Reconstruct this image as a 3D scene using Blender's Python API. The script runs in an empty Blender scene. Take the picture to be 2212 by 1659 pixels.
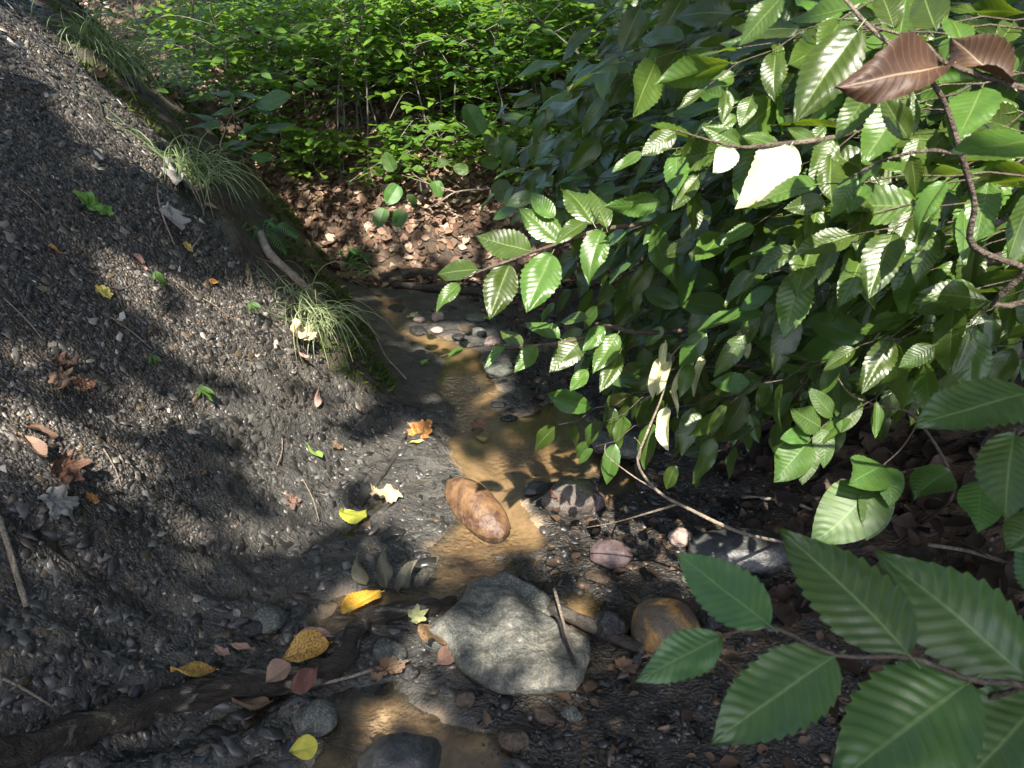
import bpy, math, random
import numpy as np
from mathutils import Vector, Matrix, noise as mnoise

random.seed(7)
rng = np.random.default_rng(7)
scene = bpy.context.scene
col = scene.collection

# ------------------------------------------------------------------ camera, sky, sun, exposure
CAM = np.array([0.0, 0.0, 1.35])
PITCH = math.radians(27.0)
LENS = 26.0
FPX = 2212 * LENS / 36.0            # focal length in the 2212 x 1659 pixel frame used below
SUN = np.array([-0.03, -0.62, 0.86]); SUN /= np.linalg.norm(SUN)   # direction towards the sun

cam_data = bpy.data.cameras.new("camera")
cam_data.lens = LENS; cam_data.sensor_width = 36.0
cam_data.clip_start = 0.02; cam_data.clip_end = 400
cam_data.dof.use_dof = True; cam_data.dof.focus_distance = 2.0; cam_data.dof.aperture_fstop = 16.0
cam = bpy.data.objects.new("camera", cam_data); col.objects.link(cam)
cam.location = CAM; cam.rotation_euler = (math.pi / 2 - PITCH, 0, 0)
scene.camera = cam

world = bpy.data.worlds.new("World"); scene.world = world; world.use_nodes = True
wn = world.node_tree
sky = wn.nodes.new("ShaderNodeTexSky"); sky.sky_type = 'NISHITA'; sky.sun_disc = False
sky.sun_elevation = math.asin(SUN[2]); sky.sun_rotation = math.atan2(SUN[0], SUN[1])
sky.dust_density = 2.0; sky.air_density = 1.0
wn.links.new(sky.outputs[0], wn.nodes["Background"].inputs[0])
wn.nodes["Background"].inputs[1].default_value = 0.138

sd_ = bpy.data.lights.new("sun", 'SUN'); sd_.energy = 5.0; sd_.angle = math.radians(0.5); sd_.color = (1.0, 0.93, 0.82)
sun = bpy.data.objects.new("sun", sd_); col.objects.link(sun)
sun.rotation_euler = Vector(SUN).to_track_quat('Z', 'Y').to_euler(); sun.location = (-1, -6, 9)

scene.view_settings.view_transform = 'Standard'; scene.view_settings.look = 'None'
scene.view_settings.exposure = 1.72; scene.view_settings.gamma = 1.0
scene.view_settings.use_curve_mapping = False
scene.cycles.max_bounces = 5; scene.cycles.transparent_max_bounces = 8
scene.cycles.transmission_bounces = 4; scene.cycles.diffuse_bounces = 2; scene.cycles.glossy_bounces = 2
scene.cycles.caustics_reflective = False; scene.cycles.caustics_refractive = False

SP, CP = math.sin(PITCH), math.cos(PITCH)
def ray(px, py):
    a = (px - 1106.0) / FPX; u = (829.5 - py) / FPX
    return np.array([a, CP + SP * u, -SP + CP * u])
def at(px, py, t):
    return CAM + t * ray(px, py)
def flat(px, py, z=0.0):
    r = ray(px, py); return CAM + r * ((z - CAM[2]) / r[2])

# ------------------------------------------------------------------ numpy noise
def _h(ix, iy, s):
    n = (ix.astype(np.int64) * 374761393 + iy.astype(np.int64) * 668265263 + s * 974634777) & 0xFFFFFFFF
    n = ((n ^ (n >> 13)) * 1274126177) & 0xFFFFFFFF
    n = n ^ (n >> 16)
    return (n & 0xFFFF) / 65535.0
def vnoise(x, y, s=0):
    x = np.asarray(x, float); y = np.asarray(y, float)
    ix = np.floor(x); iy = np.floor(y); fx = x - ix; fy = y - iy
    ux = fx * fx * (3 - 2 * fx); uy = fy * fy * (3 - 2 * fy)
    a = _h(ix, iy, s); b = _h(ix + 1, iy, s); c = _h(ix, iy + 1, s); d = _h(ix + 1, iy + 1, s)
    return (a + (b - a) * ux) * (1 - uy) + (c + (d - c) * ux) * uy
def fbm(x, y, s=0, o=4, g=0.5):
    r = 0; a = 1; t = 0
    for i in range(o):
        r = r + a * (vnoise(x, y, s + i * 17) - 0.5); t += a; a *= g; x = x * 2.03 + 11.3; y = y * 2.03 + 5.7
    return r / t * 2
def sstep(a, b, x):
    t = np.clip((x - a) / (b - a), 0, 1); return t * t * (3 - 2 * t)
def softplus(x, k): return k * np.logaddexp(0, x / k)

def pl_dist(x, y, P):
    """distance to open polyline, and side (positive left of travel direction)"""
    best = np.full(np.shape(x), 1e9); side = np.zeros(np.shape(x))
    for (x0, y0), (x1, y1) in zip(P[:-1], P[1:]):
        ex, ey = x1 - x0, y1 - y0; L = ex * ex + ey * ey
        t = np.clip(((x - x0) * ex + (y - y0) * ey) / L, 0, 1)
        qx = x - x0 - t * ex; qy = y - y0 - t * ey
        d = qx * qx + qy * qy; s = ex * qy - ey * qx
        m = d < best; best = np.where(m, d, best); side = np.where(m, s, side)
    return np.sqrt(best) * np.sign(side)
def poly_sd(x, y, P):
    """signed distance to polygon, positive inside"""
    best = np.full(np.shape(x), 1e9); ins = np.zeros(np.shape(x), bool); n = len(P)
    for i in range(n):
        x0, y0 = P[i]; x1, y1 = P[(i + 1) % n]
        ex, ey = x1 - x0, y1 - y0; L = ex * ex + ey * ey + 1e-12
        t = np.clip(((x - x0) * ex + (y - y0) * ey) / L, 0, 1)
        best = np.minimum(best, (x - x0 - t * ex) ** 2 + (y - y0 - t * ey) ** 2)
        c = (y0 > y) != (y1 > y)
        ins ^= c & (x < (x1 - x0) * (y - y0) / (y1 - y0 + 1e-12) + x0)
    return np.sqrt(best) * np.where(ins, 1, -1)

# ------------------------------------------------------------------ terrain
TOE = [(-0.95, -6.0), (-0.8, 0.0)] + [tuple(flat(*p)[:2]) for p in
       [(470, 1640), (560, 1480), (640, 1335), (730, 1190), (850, 1010), (905, 930), (925, 880), (895, 800), (858, 740), (822, 690), (790, 640)]] \
      + [(-0.92, 4.1), (-1.15, 4.7), (-1.7, 5.3), (-3.0, 6.0), (-60, 8.0)]
def W(P): return [tuple(flat(*p)[:2]) for p in P]
POOLS = [W(p) for p in [
    [(800, 635), (821, 687), (859, 726), (921, 757), (963, 788), (942, 826), (949, 854), (984, 882), (970, 924), (953, 958), (963, 993),
     (998, 1024), (975, 1060), (985, 1120), (950, 1155), (908, 1184), (953, 1203), (1075, 1206), (1186, 1190), (1172, 1139), (1150, 1085), (1200, 1050), (1300, 1083), (1390, 1060), (1375, 985),
     (1290, 976), (1300, 924), (1255, 889), (1199, 866), (1150, 893), (1100, 900), (1064, 880), (1095, 854), (1060, 820), (1046, 792), (1046, 771),
     (1015, 752), (932, 728), (876, 706), (876, 663)],
    [(724, 1270), (814, 1258), (991, 1258), (988, 1305), (831, 1312), (770, 1345), (693, 1380), (665, 1338), (700, 1298)],
    [(940, 1200), (1180, 1200), (1120, 1235), (1000, 1262), (930, 1258)],
    [(703, 1493), (807, 1468), (880, 1482), (943, 1517), (1005, 1552), (1075, 1569), (1092, 1625), (1130, 1700), (1100, 1900), (560, 1900), (658, 1625), (690, 1570)],
    [(1195, 1285), (1260, 1262), (1300, 1295), (1290, 1345), (1230, 1345)]]]
XRY = np.array([-60, 0.0, 0.9, 1.3, 1.7, 2.1, 2.6, 3.2, 4.0, 60]); XRX = np.array([1.0, 0.9, 0.75, 0.62, 0.66, 0.62, 0.75, 0.9, 1.3, 3.0])
BM = 1.22
HY0 = lambda x: 3.85 + 0.55 * sstep(-0.8, -1.5, x) + 0.9 * sstep(-1.5, -3.5, x)
def bed(y): return 0.018 * (np.clip(y, 0, 6) - 1.5)
def H0(x, y):
    x = np.asarray(x, float); y = np.asarray(y, float)
    d = pl_dist(x, y, TOE)
    L = 0.16 * np.clip(d, 0, 0.5) + BM * softplus(d - 0.17, 0.06)
    L = np.where(d < -0.3, 0, L)
    L = 2.3 - softplus(2.3 - L, 0.3)
    L = np.maximum(L, 0)
    r = x - np.interp(y, XRY, XRX)
    R = 0.42 * softplus(r - 0.1, 0.12); R = 3.0 - softplus(3.0 - R, 0.4)
    h = y - HY0(x) - 0.08 * np.sin(x * 2.1) + 0.1 * fbm(x, y, 3, 2)
    B = 0.24 * sstep(0, 0.22, h) + 0.50 * softplus(h - 0.2, 0.1)
    B = 3.3 - softplus(3.3 - B, 0.4)
    return bed(y) + np.maximum(L, 0) + np.maximum(R, 0) + np.maximum(B, 0)
TS = np.concatenate([np.arange(0.3, 4.0, 0.012), np.arange(4.0, 20, 0.05)])
def march(px, py, F):
    r = ray(px, py); P = CAM[None] + TS[:, None] * r[None]
    g = P[:, 2] - F(P[:, 0], P[:, 1]); k = int(np.argmax(g < 0)) if (g < 0).any() else len(TS) - 1
    if k == 0: return P[0]
    f = g[k - 1] / (g[k - 1] - g[k] + 1e-9); return P[k - 1] + f * (P[k] - P[k - 1])
EDGE_PX = [(30, -60), (75, 10), (180, 150), (330, 290), (400, 380), (450, 470), (500, 540), (560, 580), (620, 660), (680, 740), (735, 820), (790, 862), (830, 868), (905, 880)]
EDGE = [tuple(march(px, py, H0)[:2]) for px, py in EDGE_PX]
EDGE = [(-60.0, EDGE[0][1] + 6)] + [(-4.5, EDGE[0][1] + 0.9)] + EDGE
def veg_side(x, y): return pl_dist(x, y, EDGE)        # positive = beyond the scree edge (vegetated)
def H(x, y, fine=True):
    z = H0(x, y)
    x = np.asarray(x, float); y = np.asarray(y, float)
    v = veg_side(x, y); d = pl_dist(x, y, TOE); h = y - HY0(x)
    onbank = sstep(0.08, 0.35, d)
    lip = sstep(-0.01, 0.09, v) * onbank
    z = z + lip * (0.075 + 0.05 * fbm(x * 5, y * 5, 9, 3))
    inp = np.full(np.shape(x), -9.0)
    for P in POOLS: inp = np.maximum(inp, poly_sd(x, y, P))
    inp = inp + 0.03 * fbm(x * 7, y * 7, 21, 3) + 0.012 * fbm(x * 30, y * 30, 23, 3)
    z = z - 0.045 * sstep(0.0, 0.16, inp) - 0.012 * sstep(-0.02, 0.02, inp)
    flatm = 1 - sstep(0.05, 0.3, np.abs(d) * (d > 0))
    z = z + (0.032 * fbm(x * 3.1, y * 3.1, 5, 4) - 0.022 * sstep(.12, .3, fbm((x * .75 + y * -.66) * 6, (x * .66 + y * .75) * 1.3, 15, 3)) * sstep(.3, .6, d)) * (sstep(0.1, 0.6, d) + sstep(0.1, 0.8, h) * 3 + sstep(0.7, 1.1, x) + 0.15)
    if fine:
        # shale ledges on the low wet part of the left bank
        q = (x * 0.8 + y * 0.6); w = (x * -0.6 + y * 0.8)
        led = vnoise(q * 7 + 0.6 * fbm(x * 4, y * 4, 2), w * 26 + 3.0 * fbm(x * 3, y * 3, 8, 3), 31)
        low = sstep(-0.25, 0.0, d) * (1 - sstep(0.35, 0.7, d)) * (1 - sstep(0.0, 0.05, v)) * (1 - sstep(3.8, 4.2, y))
        z = z + low * 0.034 * (sstep(0.35, 0.65, led) - 0.4) * (1 - 0.8 * sstep(-0.02, 0.03, inp))
        z = z + low * 0.014 * fbm(x * 12, y * 12, 43, 4) + 0.008 * fbm(x * 22, y * 22, 41, 3) * (1 - 0.6 * sstep(0, 0.05, inp))
        # gravelly unevenness right of the stream
        z = z + 0.016 * np.clip(fbm(x * 14, y * 14, 51, 3), -0.2, 1) * (1 - sstep(-0.03, 0.02, inp)) * sstep(0.0, 0.12, -d)
    return z
def hit(px, py): return march(px, py, H)
def normal(x, y, e=0.02):
    z = H(np.array([x - e, x + e, x, x]), np.array([y, y, y - e, y + e]), False)
    n = np.array([-(z[1] - z[0]), -(z[3] - z[2]), 2 * e]); return n / np.linalg.norm(n)

# ------------------------------------------------------------------ object helpers
WL = {}
def tag(o, label=None, cat=None, group=None, kind=None):
    if label: o["label"] = label
    if cat: o["category"] = cat
    if group: o["group"] = group
    if kind: o["kind"] = kind
    return o
def mkmesh(name, V, F, mat, uv=None, colr=None, smooth=True):
    V = np.asarray(V, np.float32); me = bpy.data.meshes.new(name)
    if isinstance(F, np.ndarray) and F.ndim == 2:
        n, k = F.shape
        me.vertices.add(len(V)); me.vertices.foreach_set("co", V.ravel())
        me.loops.add(n * k); me.loops.foreach_set("vertex_index", F.astype(np.int32).ravel())
        me.polygons.add(n); me.polygons.foreach_set("loop_start", np.arange(0, n * k, k, dtype=np.int32))
        me.update(calc_edges=True)
    else:
        me.from_pydata([tuple(map(float, v)) for v in V], [], F)
    if uv is not None:
        lay = me.uv_layers.new(name="UVMap"); li = np.zeros(len(me.loops), np.int32); me.loops.foreach_get("vertex_index", li)
        lay.data.foreach_set("uv", np.asarray(uv, np.float32)[li].ravel())
    if colr is not None:
        for nm, c in colr.items():
            a = me.color_attributes.new(nm, 'FLOAT_COLOR', 'POINT'); a.data.foreach_set("color", np.asarray(c, np.float32).ravel())
    if smooth: me.polygons.foreach_set("use_smooth", np.ones(len(me.polygons), bool))
    if mat is not None: me.materials.append(mat)
    me.update(); return me
def link(name, data, parent=None, M=None, loc=(0, 0, 0)):
    o = bpy.data.objects.new(name, data); col.objects.link(o)
    if M is None: M = Matrix.Translation(loc)
    WL[o.name] = M.translation.copy()
    if parent is not None:
        o.parent = parent; M = Matrix.Translation(-WL[parent.name]) @ M
    o.matrix_basis = M
    return o
def empty(name, loc): 
    o = link(name, None, None, Matrix.Translation(loc)); o.empty_display_size = 0.05; return o
def localise(V, loc): return np.asarray(V) - np.asarray(loc)[None]

def tube(pts, rad, n=6, rough=0.0, seed=0):
    """tapered tube through points; rad scalar or list"""
    P = np.asarray(pts, float); m = len(P); R = np.broadcast_to(np.asarray(rad, float), (m,))
    T = np.gradient(P, axis=0); T /= np.linalg.norm(T, axis=1)[:, None] + 1e-9
    V = []; up = np.array([0.13, 0.21, 0.97])
    for i in range(m):
        a = np.cross(T[i], up); a /= np.linalg.norm(a) + 1e-9; b = np.cross(T[i], a)
        for j in range(n):
            th = 2 * math.pi * j / n
            r = R[i] * (1 + rough * (mnoise.noise(Vector((math.cos(th) * 1.3 + seed, math.sin(th) * 1.3, i * 0.16))) ))
            V.append(P[i] + r * (math.cos(th) * a + math.sin(th) * b))
    F = []
    for i in range(m - 1):
        for j in range(n):
            F.append([i * n + j, i * n + (j + 1) % n, (i + 1) * n + (j + 1) % n, (i + 1) * n + j])
    c0 = len(V); V += [P[0], P[-1]]
    for j in range(n):
        F.append([c0, (j + 1) % n, j, j] if False else [c0, (j + 1) % n, j]); F.append([c0 + 1, (m - 1) * n + j, (m - 1) * n + (j + 1) % n])
    return V, F
class MB:
    def __init__(s): s.V = []; s.F = []
    def add(s, VF):
        V, F = VF; o = len(s.V); s.V += [np.asarray(v) for v in V]; s.F += [[i + o for i in f] for f in F]; return s
def smoothline(P, k=6):
    P = np.asarray(P, float); n = len(P); out = []
    for i in range(n - 1):
        p0 = P[max(i - 1, 0)]; p1 = P[i]; p2 = P[i + 1]; p3 = P[min(i + 2, n - 1)]
        for j in range(k):
            t = j / k
            out.append(0.5 * ((2 * p1) + (-p0 + p2) * t + (2 * p0 - 5 * p1 + 4 * p2 - p3) * t * t + (-p0 + 3 * p1 - 3 * p2 + p3) * t ** 3))
    out.append(P[-1]); return np.array(out)
def frame(base, tip, nrm, wid=1.0, length=None):
    """matrix: local Y base->tip, local Z ~ nrm, unit length scaled"""
    y = Vector(tip) - Vector(base); L = y.length if length is None else length; y.normalize()
    z = Vector(nrm); z = z - z.dot(y) * y
    if z.length < 1e-4: z = Vector((0.1, 0.2, 1)); z = z - z.dot(y) * y
    z.normalize(); x = y.cross(z)
    M = Matrix((x * L * wid, y * L, z * L)).transposed().to_4x4(); M.translation = Vector(base); return M
def batch(tV, tF, Ms):
    """merge copies of a template mesh (numpy) by 4x4 matrices"""
    Ms = np.asarray(Ms); n = len(Ms); tV = np.asarray(tV); tF = np.asarray(tF)
    V = np.einsum('nij,vj->nvi', Ms[:, :3, :3], tV) + Ms[:, None, :3, 3]
    F = tF[None] + (np.arange(n) * len(tV))[:, None, None]
    return V.reshape(-1, 3), F.reshape(-1, tF.shape[1])
def frames_np(base, ydir, zdir, L, wid):
    y = ydir / np.linalg.norm(ydir, axis=1)[:, None]
    z = zdir - (zdir * y).sum(1)[:, None] * y; z /= np.linalg.norm(z, axis=1)[:, None] + 1e-9
    x = np.cross(y, z); M = np.zeros((len(base), 4, 4)); M[:, 3, 3] = 1
    M[:, :3, 0] = x * (L * wid)[:, None]; M[:, :3, 1] = y * L[:, None]; M[:, :3, 2] = z * L[:, None]; M[:, :3, 3] = base
    return M

# ------------------------------------------------------------------ materials
class NT:
    def __init__(s, name):
        s.m = bpy.data.materials.new(name); s.m.use_nodes = True; s.t = s.m.node_tree; s.t.nodes.clear()
        s.out = s.n("ShaderNodeOutputMaterial")
    def n(s, typ, **kw):
        nd = s.t.nodes.new(typ)
        for k, v in kw.items(): setattr(nd, k, v)
        return nd
    def set(s, sock, v):
        if isinstance(v, bpy.types.NodeSocket): s.t.links.new(v, sock)
        elif v is not None:
            if hasattr(sock.default_value, "__len__") and len(sock.default_value) == 4 and len(v) == 3: v = (*v, 1)
            sock.default_value = v
    def math(s, op, a, b=None, c=None, clamp=False):
        nd = s.n("ShaderNodeMath", operation=op); nd.use_clamp = clamp
        for i, v in enumerate((a, b, c)):
            if v is not None: s.set(nd.inputs[i], v)
        return nd.outputs[0]
    def mix(s, f, a, b):
        nd = s.n("ShaderNodeMix", data_type='RGBA'); s.set(nd.inputs[0], f); s.set(nd.inputs[6], a); s.set(nd.inputs[7], b); return nd.outputs[2]
    def mul(s, a, b, f=1.0):
        nd = s.n("ShaderNodeMix", data_type='RGBA', blend_type='MULTIPLY'); s.set(nd.inputs[0], f); s.set(nd.inputs[6], a); s.set(nd.inputs[7], b); return nd.outputs[2]
    def noise(s, vec, sc, det=4, rough=0.55, dist=0.0):
        nd = s.n("ShaderNodeTexNoise"); s.set(nd.inputs["Vector"], vec); s.set(nd.inputs["Scale"], sc)
        nd.inputs["Detail"].default_value = det; nd.inputs["Roughness"].default_value = rough; nd.inputs["Distortion"].default_value = dist
        return nd.outputs
    def voro(s, vec, sc, feat='F1', rnd=1.0):
        nd = s.n("ShaderNodeTexVoronoi", feature=feat); s.set(nd.inputs["Vector"], vec); s.set(nd.inputs["Scale"], sc); nd.inputs["Randomness"].default_value = rnd
        return nd.outputs
    def ramp(s, f, stops):
        nd = s.n("ShaderNodeValToRGB"); cr = nd.color_ramp
        while len(cr.elements) < len(stops): cr.elements.new(0.5)
        for e, (p, c) in zip(cr.elements, stops):
            e.position = p; e.color = (*c, 1) if len(c) == 3 else c
        s.set(nd.inputs[0], f); return nd.outputs[0]
    def rng(s, f, a, b, c=0.0, d=1.0):
        nd = s.n("ShaderNodeMapRange"); s.set(nd.inputs[0], f)
        for i, v in enumerate((a, b, c, d)): nd.inputs[i + 1].default_value = v
        return nd.outputs[0]
    def bump(s, h, st=0.5, dist=0.01, nrm=None):
        nd = s.n("ShaderNodeBump"); s.set(nd.inputs["Height"], h); s.set(nd.inputs["Strength"], st); nd.inputs["Distance"].default_value = dist
        if nrm is not None: s.set(nd.inputs["Normal"], nrm)
        return nd.outputs[0]
    def scale(s, vec, sc):
        nd = s.n("ShaderNodeMapping"); s.set(nd.inputs[0], vec); nd.inputs["Scale"].default_value = sc; return nd.outputs[0]
    def rot(s, vec, r, sc=(1, 1, 1)):
        nd = s.n("ShaderNodeMapping"); s.set(nd.inputs[0], vec); nd.inputs["Rotation"].default_value = r; nd.inputs["Scale"].default_value = sc; return nd.outputs[0]
    def pbr(s, c, rough=0.8, nrm=None, spec=0.4, out=True):
        p = s.n("ShaderNodeBsdfPrincipled"); s.set(p.inputs["Base Color"], c); s.set(p.inputs["Roughness"], rough); s.set(p.inputs["Specular IOR Level"], spec)
        if nrm is not None: s.set(p.inputs["Normal"], nrm)
        if out: s.t.links.new(p.outputs[0], s.out.inputs[0])
        return p.outputs[0]
    def mixsh(s, f, a, b):
        nd = s.n("ShaderNodeMixShader"); s.set(nd.inputs[0], f); s.t.links.new(a, nd.inputs[1]); s.t.links.new(b, nd.inputs[2]); return nd.outputs[0]
    def final(s, sh): s.t.links.new(sh, s.out.inputs[0]); return s.m

NV = 12.0; KV = 0.15      # lateral veins per leaf, slant of the veins
def leaf_material(name, base, vein, trans, rough=0.38, var=0.25, tfac=0.35, spots=None, coat=0.0, spec=0.5, tint=False):
    n = NT(name); uv = n.n("ShaderNodeUVMap").outputs[0]
    sx = n.n("ShaderNodeSeparateXYZ"); n.set(sx.inputs[0], uv); l, v = sx.outputs[0], sx.outputs[1]
    av = n.math('ABSOLUTE', n.math('SUBTRACT', n.math('MULTIPLY', v, 2.0), 1.0))
    s = n.math('MULTIPLY', n.math('SUBTRACT', l, n.math('MULTIPLY', av, KV)), NV)
    fr = n.math('ABSOLUTE', n.math('SUBTRACT', n.math('FRACT', s), 0.5))
    lat = n.rng(fr, 0.44, 0.5); mid = n.rng(av, 0.055, 0.02)
    vm = n.math('MAXIMUM', n.math('MULTIPLY', lat, 0.45), mid, clamp=True)
    oi = n.n("ShaderNodeObjectInfo"); rnd = oi.outputs["Random"]
    if tint:
        ta = n.n("ShaderNodeAttribute", attribute_name="tint"); ts = n.n("ShaderNodeSeparateColor"); n.set(ts.inputs[0], ta.outputs[0]); rnd = ts.outputs[0]
    tc = n.n("ShaderNodeTexCoord").outputs["Object"]
    nz = n.noise(tc, 6.0, 3)
    hsv = n.n("ShaderNodeHueSaturation"); n.set(hsv.inputs["Color"], base)
    n.set(hsv.inputs["Value"], n.math('ADD', 1.0 - var, n.math('MULTIPLY', rnd, 2 * var)))
    n.set(hsv.inputs["Hue"], n.math('ADD', 0.462, n.math('MULTIPLY', rnd, 0.04)))
    c = n.mix(n.rng(nz[0], 0.4, 0.75), hsv.outputs[0], n.mul(hsv.outputs[0], (1.35, 1.25, 0.95)))
    c = n.mix(vm, c, vein)
    if spots:
        sp = n.noise(n.scale(tc, (1, 1, 1)), spots[1], 2); c = n.mix(n.rng(sp[0], spots[2], spots[2] + 0.06), c, spots[0])
    fine = n.noise(uv, 60, 3); pleat = n.math('MULTIPLY', n.math('COSINE', n.math('MULTIPLY', s, 6.2832)), 0.22)
    bp = n.bump(n.math('ADD', n.math('ADD', n.math('MULTIPLY', vm, -0.6), pleat), n.math('MULTIPLY', fine[0], 0.6)), 0.22, 0.002)
    rg = n.math('ADD', rough, n.math('MULTIPLY', nz[0], 0.18))
    p = n.pbr(c, rg, bp, spec, out=False)
    t = n.n("ShaderNodeBsdfTranslucent"); n.set(t.inputs[0], n.mul(trans, n.mix(0.5, (1, 1, 1), n.mix(vm, (1, 1, 1), (0.55, 0.6, 0.4)))))
    return n.final(n.mixsh(tfac, p, t.outputs[0]))
M_BEECH = leaf_material("beech_leaf_green", (0.040, 0.088, 0.016), (0.13, 0.19, 0.05), (0.24, 0.36, 0.02), 0.22, 0.45, 0.26, spec=0.6, spots=((0.17, 0.13, 0.045), 14, .70))
M_BEECH_FRONT = leaf_material("beech_leaf_deep", (0.046, 0.108, 0.028), (0.14, 0.21, 0.07), (0.13, 0.26, 0.03), 0.27, 0.2, 0.22, spec=0.65, spots=((0.15, 0.15, 0.06), 22, .72))
M_PALE = leaf_material("leaf_pale_underside", (0.42, 0.46, 0.34), (0.5, 0.52, 0.36), (0.4, 0.45, 0.15), 0.5, 0.1, 0.25)  # beech leaf in full sun: the white glare is put into the base colour
M_WILT = leaf_material("leaf_wilted_pale", (0.52, 0.54, 0.34), (0.4, 0.4, 0.2), (0.4, 0.45, 0.1), 0.5, 0.2, 0.3)  # pale wilted tone, lightened further to carry the blown-out sunlight
M_LEAFLET = leaf_material("leaflet_green", (0.04, 0.10, 0.02), (0.09, 0.18, 0.05), (0.12, 0.27, 0.02), 0.4, 0.3, 0.28)
M_DEADBR = leaf_material("dead_leaf_dark_brown", (0.06, 0.036, 0.018), (0.25, 0.18, 0.11), (0.06, 0.03, 0.012), 0.42, 0.1, 0.08)
def foliage_material(name, c1, c2, trans, tfac=0.4, rough=0.45):
    n = NT(name); at_ = n.n("ShaderNodeAttribute", attribute_name="tint"); f = n.n("ShaderNodeSeparateColor"); n.set(f.inputs[0], at_.outputs[0])
    c = n.mix(f.outputs[0], c1, c2); p = n.pbr(c, rough, None, 0.4, out=False)
    t = n.n("ShaderNodeBsdfTranslucent"); n.set(t.inputs[0], n.mix(f.outputs[0], trans, tuple(x * 1.25 for x in trans)))
    return n.final(n.mixsh(tfac, p, t.outputs[0]))
M_UNDER = foliage_material("understorey_foliage", (0.03, 0.095, 0.022), (0.14, 0.24, 0.03), (0.22, 0.40, 0.03), 0.42, 0.4)
M_CANOPY = foliage_material("canopy_foliage", (0.035, 0.09, 0.02), (0.06, 0.14, 0.03), (0.07, 0.17, 0.02), 0.2)
M_BEECHFAR = foliage_material("beech_mass_foliage", (0.035, 0.095, 0.025), (0.06, 0.15, 0.035), (0.14, 0.32, 0.03), 0.28, 0.32)
M_GRASS = foliage_material("grass_blades", (0.15, 0.23, 0.10), (0.32, 0.35, 0.18), (0.16, 0.27, 0.06), 0.3)
M_MOSS = foliage_material("moss_cushion", (0.035, 0.065, 0.012), (0.09, 0.12, 0.02), (0.08, 0.13, 0.01), 0.2, 0.9)
M_FERN = foliage_material("fern_green", (0.05, 0.14, 0.035), (0.09, 0.2, 0.06), (0.14, 0.34, 0.04), 0.35)
def tint_material(name, rough=0.7, bumpsc=60, spec=0.35, tr=0.0):
    n = NT(name); a = n.n("ShaderNodeAttribute", attribute_name="tint"); tc = n.n("ShaderNodeTexCoord").outputs["Object"]
    nz = n.noise(tc, bumpsc, 3); c = n.mul(a.outputs[0], n.ramp(nz[0], [(0.3, (0.7, 0.7, 0.7)), (0.7, (1.25, 1.25, 1.25))]))
    p = n.pbr(c, rough, n.bump(nz[0], 0.4, 0.004), spec, out=False)
    if tr:
        t = n.n("ShaderNodeBsdfTranslucent"); n.set(t.inputs[0], c); return n.final(n.mixsh(tr, p, t.outputs[0]))
    return n.final(p)
M_CHIP = tint_material("shale_chip_stone", 0.42, 120, 0.55)
M_WETCHIP = tint_material("wet_gravel_stone", 0.4, 110, 0.5)
M_LITTER = tint_material("dry_leaf_litter", 0.75, 40, 0.3, 0.15)
def rock_material(name, c1, c2, c3, sc=9.0, rough=0.7, bump=0.5, moss=None, thr=(0.42, 0.6), wet=None, speck=0.0, var=.28):
    n = NT(name); tc = n.n("ShaderNodeTexCoord").outputs["Object"]
    a = n.noise(tc, sc, 6, 0.62, 0.6); b = n.noise(tc, sc * 6, 5, 0.65); v = n.voro(tc, sc * 2.2)
    c = n.mix(n.rng(a[0], thr[0], thr[1]), c1, c2); c = n.mix(n.rng(n.math('MULTIPLY', b[0], a[0]), 0.28, 0.42), c, c3)
    c = n.mul(c, n.ramp(b[0], [(0.3, (1 - var,) * 3), (0.7, (1 + var * .8,) * 3)]))
    if speck:
        sp = n.noise(tc, sc * 22, 2, 0.7); c = n.mix(n.math('MULTIPLY', n.rng(sp[0], 0.52, 0.66), speck), c, (0.62, 0.55, 0.40))
    if moss:
        g = n.n("ShaderNodeNewGeometry"); sx = n.n("ShaderNodeSeparateXYZ"); n.set(sx.inputs[0], g.outputs["Normal"])
        mm = n.math('MULTIPLY', n.rng(sx.outputs[2], 0.5, 0.9), n.rng(a[0], 0.4, 0.6)); c = n.mix(mm, c, moss)
    h = n.math('ADD', n.math('MULTIPLY', a[0], 1.0), n.math('MULTIPLY', b[0], 0.45))
    rg = n.math('ADD', rough - 0.12, n.math('MULTIPLY', b[0], 0.25))
    n.pbr(c, rg, n.bump(h, min(1, bump * 1.5), 0.02), 0.45); return n.m
def wood_material(name, c1, c2, c3, rough=0.7, axis=(6, 6, 6), patch=False):
    n = NT(name); tc = n.n("ShaderNodeTexCoord").outputs["Object"]
    v = n.rot(tc, (0, 0, math.radians(-18)), axis); a = n.noise(v, 6, 6, 0.65, 0.4); b = n.noise(tc, 13, 4, 0.6); f = n.noise(v, 22, 3, 0.6)
    c = n.mix(n.rng(a[0], 0.35, 0.65), c1, c2)
    if patch: b = n.noise(n.rot(tc, (0, 0, math.radians(-18)), (7, 20, 20)), 1.0, 5, 0.6, 0.5)
    c = n.mix(n.rng(b[0], 0.56, 0.64), c, c3)
    n.pbr(c, rough, n.bump(n.math('ADD', a[0], n.math('MULTIPLY', f[0], 0.5)), 0.9, 0.018), 0.4); return n.m
M_TWIG = wood_material("beech_twig_bark", (0.07, 0.05, 0.035), (0.13, 0.10, 0.075), (0.2, 0.16, 0.12), 0.6, (8, 8, 8))
M_PALETWIG = wood_material("pale_dry_twig", (0.18, 0.14, 0.10), (0.30, 0.25, 0.19), (0.36, 0.32, 0.26), 0.7, (8, 8, 8))
M_DARKROOT = wood_material("dark_root_bark", (0.028, 0.022, 0.018), (0.055, 0.045, 0.036), (0.09, 0.08, 0.065), 0.55, (10, 10, 10))
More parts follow.
